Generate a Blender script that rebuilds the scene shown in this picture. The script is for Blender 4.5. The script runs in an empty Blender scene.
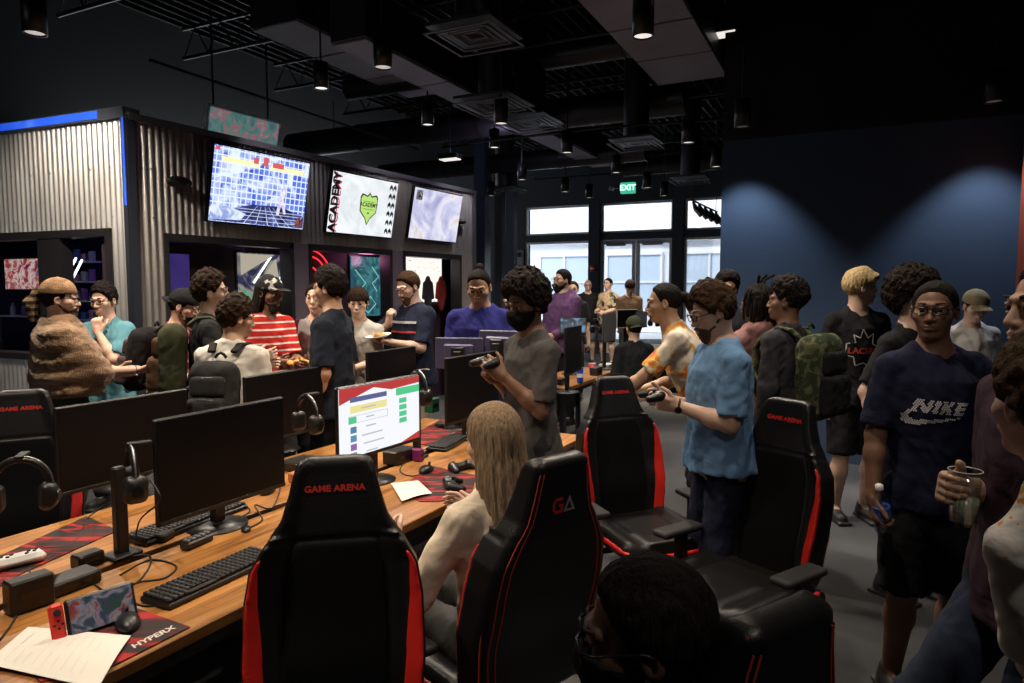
import bpy, math, random
import numpy as np
from mathutils import Vector, Matrix, Euler
from mathutils.bvhtree import BVHTree
R = math.radians
rng = np.random.default_rng(7); random.seed(7)
C = bpy.context.scene.collection
FPX = 683.0; PIT = math.atan((341.5-288.0)/FPX); CH = 1.72
def ray(px, py):
    x=(px-512)/FPX; u=(341.5-py)/FPX
    return np.array([x, math.cos(PIT)+u*math.sin(PIT), -math.sin(PIT)+u*math.cos(PIT)])
def at(px, py, Y):
    r=ray(px,py); return np.array([0,0,CH])+r*(Y/r[1])
def atz(px, py, z):
    r=ray(px,py); return np.array([0,0,CH])+r*((z-CH)/r[2])
def atplane(px, py, p0, n):
    r=ray(px,py); o=np.array([0,0,CH]); t=np.dot(np.array(p0)-o,n)/np.dot(r,n); return o+r*t
# ------------------------------------------------------------------ materials
MATS={}
def mat(name, col, rough=.6, metal=0, bump=0, bscale=60, var=0, vscale=8, emit=None, estr=0, spec=.5, fn=None, sheen=0):
    if name in MATS: return MATS[name]
    m=bpy.data.materials.new(name); m.use_nodes=True; nt=m.node_tree; b=nt.nodes['Principled BSDF']
    b.inputs['Base Color'].default_value=(*col,1); b.inputs['Roughness'].default_value=rough; b.inputs['Metallic'].default_value=metal
    b.inputs['Specular IOR Level'].default_value=spec
    if sheen: b.inputs['Sheen Weight'].default_value=sheen
    tc=nt.nodes.new('ShaderNodeTexCoord')
    if var:
        n=nt.nodes.new('ShaderNodeTexNoise'); n.inputs['Scale'].default_value=vscale; n.inputs['Detail'].default_value=5
        nt.links.new(tc.outputs['Object'],n.inputs['Vector'])
        r=nt.nodes.new('ShaderNodeValToRGB'); r.color_ramp.elements[0].position=.35; r.color_ramp.elements[1].position=.65
        r.color_ramp.elements[0].color=(*[max(0,c*(1-var)) for c in col],1); r.color_ramp.elements[1].color=(*[min(1,c*(1+var)) for c in col],1)
        nt.links.new(n.outputs['Fac'],r.inputs['Fac']); nt.links.new(r.outputs['Color'],b.inputs['Base Color'])
    if bump:
        n=nt.nodes.new('ShaderNodeTexNoise'); n.inputs['Scale'].default_value=bscale; n.inputs['Detail'].default_value=4
        nt.links.new(tc.outputs['Object'],n.inputs['Vector'])
        bp=nt.nodes.new('ShaderNodeBump'); bp.inputs['Strength'].default_value=bump; bp.inputs['Distance'].default_value=.01
        nt.links.new(n.outputs['Fac'],bp.inputs['Height']); nt.links.new(bp.outputs['Normal'],b.inputs['Normal'])
    if emit:
        b.inputs['Emission Color'].default_value=(*emit,1); b.inputs['Emission Strength'].default_value=estr
    if fn: fn(nt,b,tc)
    MATS[name]=m; return m
def ramp(nt, src, stops, interp='LINEAR'):
    r=nt.nodes.new('ShaderNodeValToRGB'); r.color_ramp.interpolation=interp
    e=r.color_ramp.elements
    while len(e)<len(stops): e.new(.5)
    for i,(p,c) in enumerate(stops): e[i].position=p; e[i].color=(*c,1)
    nt.links.new(src,r.inputs['Fac']); return r.outputs['Color']
def noise(nt, tc, scale, detail=4, co='Object', sc=None, dist=0):
    n=nt.nodes.new('ShaderNodeTexNoise'); n.inputs['Scale'].default_value=scale; n.inputs['Detail'].default_value=detail; n.inputs['Distortion'].default_value=dist
    src=tc.outputs[co]
    if sc:
        mp=nt.nodes.new('ShaderNodeMapping'); mp.inputs['Scale'].default_value=sc; nt.links.new(src,mp.inputs['Vector']); src=mp.outputs['Vector']
    nt.links.new(src,n.inputs['Vector']); return n.outputs['Fac']
# ------------------------------------------------------------------ object helpers
def link(o, parent=None, label=None, cat=None, group=None, kind=None):
    C.objects.link(o)
    if parent is not None: o.parent=parent
    return tag(o,label,cat,group,kind)
def tag(o, label=None, cat=None, group=None, kind=None):
    if label: o['label']=label
    if cat: o['category']=cat
    if group: o['group']=group
    if kind: o['kind']=kind
    return o
def empty(name, loc, rz=0, label=None, cat=None, group=None, sc=1.0):
    o=bpy.data.objects.new(name,None); o.empty_display_size=.1
    o.location=[float(v) for v in loc]; o.rotation_euler=(0,0,rz); o.scale=(sc,sc,sc)
    return link(o,None,label,cat,group)
def mesh_np(name, V, F, m, parent=None, smooth=True, **k):
    me=bpy.data.meshes.new(name)
    V=np.asarray(V,dtype=np.float32); F=np.asarray(F,dtype=np.int32)
    me.vertices.add(len(V)); me.vertices.foreach_set('co',V.ravel())
    nf=len(F); w=F.shape[1] if nf else 4
    me.loops.add(nf*w); me.loops.foreach_set('vertex_index',F.ravel())
    me.polygons.add(nf); me.polygons.foreach_set('loop_start',np.arange(nf,dtype=np.int32)*w)
    me.polygons.foreach_set('loop_total',np.full(nf,w,dtype=np.int32))
    if smooth: me.polygons.foreach_set('use_smooth',np.ones(nf,dtype=bool))
    me.update(calc_edges=True); me.validate()
    for mm in (m if isinstance(m,(list,tuple)) else [m]): me.materials.append(mm)
    return link(bpy.data.objects.new(name,me),parent,**k)
class MB:
    "collects boxes, tubes, lathes, prisms into one mesh"
    def __init__(s): s.v=[]; s.f=[]; s.mi=[]; s.sm=[]; s.cur=0; s.M=Matrix()
    def _add(s,vs,fs,sm=False):
        b=len(s.v); s.v+= [tuple(s.M@Vector(v)) for v in vs]
        s.f+=[tuple(b+i for i in f) for f in fs]; s.mi+=[s.cur]*len(fs); s.sm+=[sm]*len(fs)
    def box(s,c,size,bev=0,rot=None):
        M=Matrix.Translation(c)@(rot.to_4x4() if rot else Matrix())
        x,y,z=[q/2 for q in size]; e=min(bev,x*.99,y*.99,z*.99)
        if e<=0:
            vs=[(sx*x,sy*y,sz*z) for sx in(-1,1) for sy in(-1,1) for sz in(-1,1)]
            fs=[(0,1,3,2),(4,6,7,5),(0,4,5,1),(2,3,7,6),(0,2,6,4),(1,5,7,3)]
        else:
            vs=[];fs=[];ids={}
            for ax in range(3):
                for sg in(-1,1):
                    q=[]
                    u,w=(ax+1)%3,(ax+2)%3
                    for a,b in((-1,-1),(1,-1),(1,1),(-1,1)):
                        p=[0,0,0]; h=(x,y,z); p[ax]=sg*h[ax]; p[u]=a*(h[u]-e); p[w]=b*(h[w]-e)
                        ids[(ax,sg,a,b)]=len(vs); q.append(len(vs)); vs.append(tuple(p))
                    fs.append(tuple(q) if sg>0 else tuple(q[::-1]))
            def I(ax,sg,sx):  # vertex of face ax,sg at corner signs sx (xyz)
                u,w=(ax+1)%3,(ax+2)%3; return ids[(ax,sg,sx[u],sx[w])]
            for ax in range(3):
                u,w=(ax+1)%3,(ax+2)%3
                for su in(-1,1):
                    for sw in(-1,1):
                        s1=[0,0,0]; s1[u]=su; s1[w]=sw; s1[ax]=-1; s2=list(s1); s2[ax]=1
                        f=(I(u,su,s1),I(u,su,s2),I(w,sw,s2),I(w,sw,s1)); fs.append(f if su*sw>0 else f[::-1])
            for sx in(-1,1):
                for sy in(-1,1):
                    for sz in(-1,1):
                        q=(sx,sy,sz); f=(I(0,sx,q),I(1,sy,q),I(2,sz,q)); fs.append(f if sx*sy*sz>0 else f[::-1])
        s._add([tuple(M@Vector(v)) for v in vs],fs); return s
    def tube(s,pts,r,n=10,cap=True):
        pts=[Vector([float(q) for q in p]) for p in pts]; rs=[float(q) for q in r] if isinstance(r,(list,tuple)) else [float(r)]*len(pts)
        vs=[];fs=[];up=None
        for i,p in enumerate(pts):
            t=(pts[min(i+1,len(pts)-1)]-pts[max(i-1,0)])
            t=t.normalized() if t.length>1e-9 else Vector((0,0,1))
            if up is None: up=Vector((0,0,1)) if abs(t.z)<.9 else Vector((1,0,0))
            a=t.cross(up); a=a.normalized() if a.length>1e-6 else t.orthogonal().normalized(); b=a.cross(t); up=b if abs(t.dot(up))>.5 else up
            for k in range(n):
                th=2*math.pi*k/n; vs.append(tuple(p+rs[i]*(math.cos(th)*a+math.sin(th)*b)))
        for i in range(len(pts)-1):
            for k in range(n): fs.append((i*n+k,(i+1)*n+k,(i+1)*n+(k+1)%n,i*n+(k+1)%n))
        s._add(vs,fs,True)
        if cap: s._add(vs[:n],[tuple(range(n))]); s._add(vs[-n:],[tuple(range(n))[::-1]])
        return s
    def lathe(s,prof,n=20,c=(0,0,0)):
        vs=[];fs=[]
        for r_,z in prof:
            for k in range(n):
                th=2*math.pi*k/n; vs.append((c[0]+r_*math.cos(th),c[1]+r_*math.sin(th),c[2]+z))
        for i in range(len(prof)-1):
            for k in range(n): fs.append((i*n+k,i*n+(k+1)%n,(i+1)*n+(k+1)%n,(i+1)*n+k))
        s._add(vs,fs,True)
        s._add(vs[:n],[tuple(range(n))[::-1]]); s._add(vs[-n:],[tuple(range(n))]); return s
    def prism(s,poly,h,o=(0,0,0),X=(1,0,0),Y=(0,1,0),Z=(0,0,1)):
        X,Y,Z,o=Vector(X),Vector(Y),Vector(Z),Vector(o); n=len(poly)
        vs=[tuple(o+X*a+Y*b) for a,b in poly]+[tuple(o+X*a+Y*b+Z*h) for a,b in poly]
        fs=[tuple(range(n))[::-1],tuple(range(n,2*n))]+[(i,(i+1)%n,n+(i+1)%n,n+i) for i in range(n)]
        s._add(vs,fs); return s
    def build(s,name,mats,parent=None,**k):
        me=bpy.data.meshes.new(name); me.from_pydata(s.v,[],s.f)
        for mm in (mats if isinstance(mats,(list,tuple)) else [mats]): me.materials.append(mm)
        me.polygons.foreach_set('material_index',s.mi); me.polygons.foreach_set('use_smooth',s.sm); me.update()
        return link(bpy.data.objects.new(name,me),parent,**k)
def text_verts(txt, size, bold=0, shear=0, space=1.0):
    cu=bpy.data.curves.new('t','FONT'); cu.body=txt; cu.size=size; cu.align_x='CENTER'; cu.align_y='CENTER'; cu.offset=bold; cu.shear=shear; cu.space_character=space
    cu.resolution_u=3
    o=bpy.data.objects.new('t',cu); C.objects.link(o)
    dg=bpy.context.evaluated_depsgraph_get(); me=bpy.data.meshes.new_from_object(o.evaluated_get(dg))
    V=[tuple(v.co) for v in me.vertices]; F=[tuple(p.vertices) for p in me.polygons]
    bpy.data.objects.remove(o); bpy.data.curves.remove(cu); bpy.data.meshes.remove(me)
    return V,F
def text_on(mb, txt, size, o, X, Y, **k):
    V,F=text_verts(txt,size,**k); X,Y,o=Vector(X),Vector(Y),Vector(o)
    mb._add([tuple(o+X*v[0]+Y*v[1]) for v in V],F)
def copy_tree(o, parent=None):
    c=o.copy(); C.objects.link(c); c.parent=parent
    for ch in [x for x in bpy.data.objects if x.parent==o]: copy_tree(ch,c)
    return c
# ------------------------------------------------------------------ implicit surfaces
def sm_noise(x,y,z,f,seed=0):
    a=seed*1.7
    return (np.sin(f*x+1.3*np.sin(f*.8*y+a)+a)*np.sin(f*1.1*y+1.1*np.sin(f*.9*z+a*2)+2*a)*np.sin(f*.95*z+1.2*np.sin(f*1.05*x)+3*a))
class Field:
    def __init__(s, lo, hi, h, fine=()):
        "fine: list of (lo3,hi3,h) boxes that get denser grid lines"
        s.ax=[]
        for i in range(3):
            g=[lo[i]]; 
            while g[-1]<hi[i]:
                st=h
                for (l,u,hh) in fine:
                    if l[i]<=g[-1]<=u[i]: st=min(st,hh)
                g.append(g[-1]+st)
            s.ax.append(np.array(g,dtype=np.float32))
        s.D=np.full([len(a) for a in s.ax],.3,dtype=np.float32)
    def sub(s,lo,hi):
        sl=[]
        for i in range(3):
            a=max(0,int(np.searchsorted(s.ax[i],lo[i]))-1); b=min(len(s.ax[i]),int(np.searchsorted(s.ax[i],hi[i]))+2)
            if b-a<2: return None
            sl.append(slice(a,b))
        X=s.ax[0][sl[0]][:,None,None]; Y=s.ax[1][sl[1]][None,:,None]; Z=s.ax[2][sl[2]][None,None,:]
        return tuple(sl),X,Y,Z
    def add(s,fn,lo,hi,k=.02,mode='u'):
        m=k+.03; q=s.sub([v-m for v in lo],[v+m for v in hi])
        if q is None: return
        sl,X,Y,Z=q; d=fn(X,Y,Z).astype(np.float32); A=s.D[sl]
        if mode=='u':
            h=np.maximum(k-np.abs(A-d),0)/max(k,1e-6); s.D[sl]=np.minimum(A,d)-h*h*k*.25
        else:
            d=-d; h=np.maximum(k-np.abs(A-d),0)/max(k,1e-6); s.D[sl]=np.maximum(A,d)+h*h*k*.25
    def cap(s,a,b,ra,rb,k=.02,mode='u',cut=None,squash=None):
        a=np.array(a,float);b=np.array(b,float);ab=b-a;L=float(ab@ab)+1e-9
        def fn(X,Y,Z):
            px,py,pz=X-a[0],Y-a[1],Z-a[2]
            t=np.clip((px*ab[0]+py*ab[1]+pz*ab[2])/L,0,1)
            d=np.sqrt((px-t*ab[0])**2+(py-t*ab[1])**2+(pz-t*ab[2])**2)-(ra+(rb-ra)*t)
            if cut is not None:
                n=ab/math.sqrt(L); c=a+ab*cut
                d=np.maximum(d,(X-c[0])*n[0]+(Y-c[1])*n[1]+(Z-c[2])*n[2])
            return d
        r=max(ra,rb); s.add(fn,np.minimum(a,b)-r,np.maximum(a,b)+r,k,mode)
    def ell(s,c,r,k=.02,mode='u',M=None):
        c=np.array(c,float)
        def fn(X,Y,Z):
            x,y,z=X-c[0],Y-c[1],Z-c[2]
            if M is not None:
                x,y,z=[M[0][i]*x+M[1][i]*y+M[2][i]*z for i in range(3)]
            k0=np.sqrt((x/r[0])**2+(y/r[1])**2+(z/r[2])**2); k1=np.sqrt((x/r[0]**2)**2+(y/r[1]**2)**2+(z/r[2]**2)**2)+1e-6
            return np.where(k0<.3,(k0-1)*min(r),k0*(k0-1)/k1)
        R_=max(r); s.add(fn,c-R_,c+R_,k,mode)
    def rbox(s,c,hs,rad,k=.02,mode='u',M=None):
        c=np.array(c,float)
        def fn(X,Y,Z):
            x,y,z=X-c[0],Y-c[1],Z-c[2]
            if M is not None: x,y,z=[M[0][i]*x+M[1][i]*y+M[2][i]*z for i in range(3)]
            qx,qy,qz=np.abs(x)-hs[0]+rad,np.abs(y)-hs[1]+rad,np.abs(z)-hs[2]+rad
            return np.sqrt(np.maximum(qx,0)**2+np.maximum(qy,0)**2+np.maximum(qz,0)**2)+np.minimum(np.maximum(np.maximum(qx,qy),qz),0)-rad
        R_=math.sqrt(sum(v*v for v in hs)) if M is not None else None
        e=np.array([R_]*3) if R_ else np.array(hs); s.add(fn,c-e,c+e,k,mode)
    def displace(s,fn,band=.03):
        ii=np.where(np.abs(s.D)<band)
        x,y,z=s.ax[0][ii[0]],s.ax[1][ii[1]],s.ax[2][ii[2]]
        s.D[ii]+=fn(x,y,z).astype(np.float32)
    def mesh(s):
        D=s.D
        for i in range(3):  # close at the borders
            sl=[slice(None)]*3
            for e in(0,-1):
                sl[i]=e; D[tuple(sl)]=np.maximum(D[tuple(sl)],.001)
        S=D<0; n=D.shape
        cor=[(i,j,k) for i in(0,1) for j in(0,1) for k in(0,1)]
        anyc=np.zeros([v-1 for v in n],bool); allc=np.ones([v-1 for v in n],bool)
        for i,j,k in cor:
            c=S[i:n[0]-1+i,j:n[1]-1+j,k:n[2]-1+k]; anyc|=c; allc&=c
        act=anyc&~allc; idx=np.argwhere(act)
        if len(idx)==0: return np.zeros((0,3)),np.zeros((0,4),int)
        vid=np.full(act.shape,-1,dtype=np.int32); vid[act]=np.arange(len(idx))
        P=[];W=[]
        for i,j,k in cor:
            a=idx+[i,j,k]; W.append(D[a[:,0],a[:,1],a[:,2]]); P.append(np.stack([s.ax[q][a[:,q]] for q in range(3)],1))
        acc=np.zeros((len(idx),3));cnt=np.zeros(len(idx))
        for u in range(8):
            for w in range(u+1,8):
                if sum(abs(cor[u][q]-cor[w][q]) for q in range(3))!=1: continue
                m=(W[u]<0)!=(W[w]<0); t=W[u]/np.where(m,W[u]-W[w],1)
                pt=P[u]+(P[w]-P[u])*t[:,None]; acc[m]+=pt[m]; cnt[m]+=1
        V=acc/cnt[:,None]; F=[]
        for ax in range(3):
            u,w=(ax+1)%3,(ax+2)%3
            sa=[slice(1,-1)]*3; sb=[slice(1,-1)]*3; sa[ax]=slice(0,-1); sb[ax]=slice(1,None)
            A=S[tuple(sa)];B=S[tuple(sb)]; ch=np.argwhere(A!=B)
            if len(ch)==0: continue
            sg=A[ch[:,0],ch[:,1],ch[:,2]]
            base=ch.copy(); base[:,u]+=1; base[:,w]+=1
            def g(du,dw):
                q=base.copy(); q[:,u]+=du; q[:,w]+=dw; return vid[q[:,0],q[:,1],q[:,2]]
            q=np.stack([g(-1,-1),g(0,-1),g(0,0),g(-1,0)],1)
            q[~sg]=q[~sg][:,::-1]; F.append(q)
        F=np.concatenate(F); F=F[(F>=0).all(1)]
        return V,F
# ------------------------------------------------------------------ people
def skin(c): 
    n='skin_%d'%int(1e6*c[0]); 
    return mat(n,c,rough=.5,var=.08,vscale=14,bump=.05,bscale=250)
PALE=(.62,.40,.30); TAN=(.50,.30,.20); OLIVE=(.42,.25,.16); BROWN=(.20,.10,.06); DARKB=(.10,.052,.034)
def Rx(a): return np.array(Matrix.Rotation(R(a),4,'X'))
def Ry(a): return np.array(Matrix.Rotation(R(a),4,'Y'))
def Rz(a): return np.array(Matrix.Rotation(R(a),4,'Z'))
def Tr(x,y,z): return np.array(Matrix.Translation((x,y,z)))
def app(M,p): return (M@np.array([p[0],p[1],p[2],1.0]))[:3]
def xf(M,V): return V@M[:3,:3].T+M[:3,3]
def smin(a,b,k):
    h=np.maximum(k-np.abs(a-b),0)/k; return np.minimum(a,b)-h*h*k*.25
def smax(a,b,k): return -smin(-a,-b,k)
def E(x,y,z,c,r):
    x,y,z=x-c[0],y-c[1],z-c[2]
    k0=np.sqrt((x/r[0])**2+(y/r[1])**2+(z/r[2])**2); k1=np.sqrt((x/r[0]**2)**2+(y/r[1]**2)**2+(z/r[2]**2)**2)+1e-6
    return np.where(k0<.3,(k0-1)*min(r),k0*(k0-1)/k1)
def CAP(x,y,z,a,b,ra,rb):
    a=np.array(a,float);ab=np.array(b,float)-a;L=ab@ab+1e-9
    px,py,pz=x-a[0],y-a[1],z-a[2]; t=np.clip((px*ab[0]+py*ab[1]+pz*ab[2])/L,0,1)
    return np.sqrt((px-t*ab[0])**2+(py-t*ab[1])**2+(pz-t*ab[2])**2)-(ra+(rb-ra)*t)
def head_sdf(x,y,z,fat=1.0):
    ax=np.abs(x)
    d=E(x,y,z,(0,-.014,.035),(.075,.093,.088))
    d=smin(d,E(x,y,z,(0,.030,-.030),(.058*fat,.060,.072)),.03)
    d=smin(d,E(x,y,z,(0,.066,-.088),(.026*fat,.022,.018)),.03)
    d=smin(d,E(ax,y,z,(.046*fat,.052,-.012),(.020,.022,.018)),.025)
    d=smin(d,CAP(ax,y,z,(.008,.088,.036),(.046,.070,.034),.010,.008),.015)
    d=smax(d,-E(ax,y,z,(.032,.094,.016),(.017,.015,.011)),.014)
    d=smin(d,E(ax,y,z,(.0315,.0805,.0245),(.0165,.0125,.0072)),.004); d=smin(d,E(ax,y,z,(.0315,.0790,.0040),(.0150,.0115,.0055)),.004)
    d=smin(d,CAP(x,y,z,(0,.084,.022),(0,.106,-.020),.008,.012),.012)
    d=smin(d,E(ax,y,z,(.012,.096,-.024),(.009,.011,.008)),.008)
    d=smin(d,E(x,y,z,(0,.085,-.053),(.030,.014,.018)),.012)
    d=smin(d,E(x,y,z,(0,.097,-.049),(.022,.007,.0055)),.005)
    d=smin(d,E(x,y,z,(0,.095,-.060),(.019,.008,.0065)),.005)
    d=smax(d,-CAP(ax,y,z,(0,.106,-.0545),(.020,.094,-.0545),.0022,.0018),.003)
    ex=ax-.079; ey=y+.008-(.25*ex); ez=z-.002
    ear=E(ex,ey,ez,(0,0,0),(.010,.019,.032)); ear=smax(ear,-E(ex,ey,ez,(.010,.003,.002),(.008,.010,.018)),.006)
    return smin(d,ear,.006)
def add_head(F,Mh,fat,sc=1.0):
    Mi=np.linalg.inv(Mh); c=app(Mh,(0,0,0)); r=.15*sc
    q=F.sub(c-r,c+r)
    if q is None: return
    sl,X,Y,Z=q
    x,y,z=[(Mi[i,0]*X+Mi[i,1]*Y+Mi[i,2]*Z+Mi[i,3]) for i in range(3)]
    d=head_sdf(x,y,z,fat).astype(np.float32)*sc
    F.D[sl]=smin(F.D[sl],d,.035)
def interp(z,zs,vs): return np.interp(z,zs,vs)
def add_column(F,M,zs,A,B,Cy,k=.03,z0=None,z1=None,off=0,gx=1,gy=1):
    "elliptic column in torso coordinates"
    Mi=np.linalg.inv(M); 
    pts=np.array([app(M,(sx*.25*gx,sy*.24*gy,z)) for sx in(-1,1) for sy in(-1,1) for z in (zs[0]-.05,zs[-1]+.05)])
    q=F.sub(pts.min(0)-.03,pts.max(0)+.03); sl,X,Y,Z=q
    x,y,z=[(Mi[i,0]*X+Mi[i,1]*Y+Mi[i,2]*Z+Mi[i,3]) for i in range(3)]
    a=interp(z,zs,A)*gx+off; b=interp(z,zs,B)*gy+off; c=interp(z,zs,Cy)
    rr=np.sqrt((x/a)**2+((y-c)/b)**2); d=(rr-1)*np.minimum(a,b)*np.where(rr>1,1,.9)
    if z1 is not None: d=smax(d,z-z1,.03)
    if z0 is not None: d=smax(d,z0-z,.012)
    F.D[sl]=smin(F.D[sl],d.astype(np.float32),k)
def field_mesh(F,name,m,par,s,M=None,**k):
    V,Q=F.mesh()
    if len(V)==0: return None
    if M is not None: V=xf(M,V)
    return mesh_np(name,V*s,Q,m,par,**k)
TZ=[.84,.92,1.02,1.12,1.25,1.36,1.43,1.48,1.53]
TA=[.155,.160,.145,.142,.160,.165,.135,.075,.050]
TB=[.110,.112,.100,.098,.112,.105,.080,.060,.050]
TC=[-.01,-.01,.0,.005,.005,-.002,-.008,-.010,-.010]
def hair_mesh(style,col,Mh,s,par,sc,det,t=.018,amp=.006,part=None,name='hair',m=None):
    h=(.0045,.0055,.008)[2-det] if det<3 else .0045
    h={2:.0045,1:.006,0:.009}[det]
    def hf(nt,b,tc):
        long_=style!='afro' and style!='tousled'
        n=noise(nt,tc,150 if long_ else 110,4,sc=(1,1,.14) if long_ else (1,1,.8),dist=.6)
        nt.links.new(ramp(nt,n,[(.3,tuple(c*.5 for c in col)),(.7,tuple(min(1,c*1.5) for c in col))]),b.inputs['Base Color'])
        bp=nt.nodes.new('ShaderNodeBump'); bp.inputs['Strength'].default_value=.9; bp.inputs['Distance'].default_value=.006; nt.links.new(n,bp.inputs['Height']); nt.links.new(bp.outputs[0],b.inputs['Normal'])
    m=m or mat('hair_%s_%d'%(style,int(1e4*(col[0]*3+col[1]))),col,rough=.65,spec=.07,fn=hf)
    lo=[-.16,-.19,-.16]; hi=[.16,.15,.19]
    if style in('long',): lo=[-.17,-.19,-.42]
    if style=='afro': lo=[-.19,-.21,-.12]; hi=[.19,.17,.24]
    if style=='pony': lo[1]=-.26
    F=Field(lo,hi,h); sl,X,Y,Z=F.sub(lo,hi)
    def crown(X,Y,Z,off):
        d=E(X,Y,Z,(0,-.016,.037),(.075+off,.094+off,.088+off))
        return d
    cut=Y-interp(Z,[-.11,-.075,-.045,-.01,.022,.05,.078,.098,.12,.135],[-.085,-.06,-.035,.004,.036,.048,.058,.074,.12,.2])
    ph=np.arctan2(X,Y+.02)
    if style=='afro':
        rr=t; d=E(X,Y,Z,(0,-.03,.055),(.075+rr,.09+rr,.085+rr)); d=smin(d,E(X,Y,Z,(0,.0,.10),(.07+rr*.7,.075+rr*.6,.06+rr*.6)),.05)
        d=smax(d,cut-rr*.45*np.clip((Z-.04)/.05,0,1)-.004,.02)
    else:
        d=crown(X,Y,Z,t)
        if style in('short','fade','bun','pony'):
            w_=np.clip(-(cut+(.010 if style in('bun','pony') else 0))/.032,0,1)**.6; d=E(X,Y,Z,(0,-.015,.036),(.075,.0935,.088))-(t+.0045)*w_+.003
        vol=t*.55*np.clip((Z-.04)/.08,0,1)
        if style not in('short','fade','bun','pony'): d=smin(d,E(X,Y,Z,(0,-.01,.06),(.068+t,.085+t,.072+t+(.02 if style=='tousled' else .004))),.02)
        d=smax(d,cut-vol,.012)
        if style!='long': d=smax(d,-E(np.abs(X),Y,Z,(.088,.0,-.010),(.022,.024,.036)),.008)
        if style in('short','bun','pony','fade'): d=smax(d,-(Z+.075),.01)
    if style=='fringe' or style=='bowl':
        d=smin(d,smax(E(X,Y,Z,(0,-.004,.040),(.080+t*.6,.104,.085+t)),-(Z-.036),.012),.012)
    if style=='swoop':
        d=smin(d,CAP(X,Y,Z,(-.05,.06,.10),(.05,.085,.085),.028,.022),.03); d=smin(d,CAP(X,Y,Z,(.02,.02,.125),(.062,.06,.07),.03,.022),.03)
    if style in('bun','pony','fade'): d=smax(d,-(E(X,Y,Z,(0,.100,.030),(.062,.060,.062))),.015)
    if style=='bun': d=smin(d,E(X,Y,Z,(0,-.085,.118),(.034,.036,.034)),.012)
    if style=='pony':
        d=smin(d,E(X,Y,Z,(0,-.125,.03),(.03,.04,.03)),.01); d=smin(d,CAP(X,Y,Z,(0,-.14,.02),(0,-.17,-.12),.028,.012),.015)
    if style=='long':
        # curtain of hair falling at the back and sides
        dd=E(X,Y,Z,(0,-.035,-.12),(.098,.088,.26)); dd=smax(dd,Y-interp(Z,[-.4,-.1,.03,.06],[-.01,.012,.03,.05]),.015); d=smin(d,dd,.03); d=smax(d,-E(X,Y,Z,(0,.07,-.12),(.06,.11,.16)),.01)
        d=smin(d,E(X,Y,Z,(.01,-.06,-.26),(.085,.06,.14)),.04)
    F.D[sl]=np.minimum(F.D[sl],d)
    if style=='afro': fn=lambda x,y,z: amp*(sm_noise(x,y,z,75,1)+.8*sm_noise(x,y,z,150,2)+.6*sm_noise(x,y,z,30,5))
    elif style=='long': fn=lambda x,y,z: amp*.35*np.clip(np.sqrt(x*x+(y+.02)**2)/.05-.3,0,1)*(np.sin(np.arctan2(x,y+.02)*23+z*9)+.6*np.sin(np.arctan2(x,y+.02)*47-z*14))
    elif style=='tousled': fn=lambda x,y,z: amp*(sm_noise(x,y,z,70,1)+.9*sm_noise(x*1.5,y*.7,z,110,3))
    else: fn=lambda x,y,z: amp*(.7*sm_noise(x*1.6,y*.45,z*.6,95,1)+.6*sm_noise(np.arctan2(x,y+.02)*.12,z*.5,x*.2,160,3))
    F.displace(fn,.04)
    o=field_mesh(F,name,m,par,s*sc if False else s,M=Mh)
    return o
def ik(S,T,l1,l2,pole):
    v=T-S; L=np.linalg.norm(v)
    if L>(l1+l2)*.995: T=S+v/L*(l1+l2)*.995; v=T-S; L=np.linalg.norm(v)
    a=(l1*l1-l2*l2+L*L)/(2*L); hh=math.sqrt(max(l1*l1-a*a,1e-6)); u=v/L
    w=pole-u*(pole@u); w/=np.linalg.norm(w)+1e-9
    return S+u*a+w*hh,T
def nrm(v): v=np.array(v,float); return v/(np.linalg.norm(v)+1e-9)
PEOPLE=[]
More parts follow.
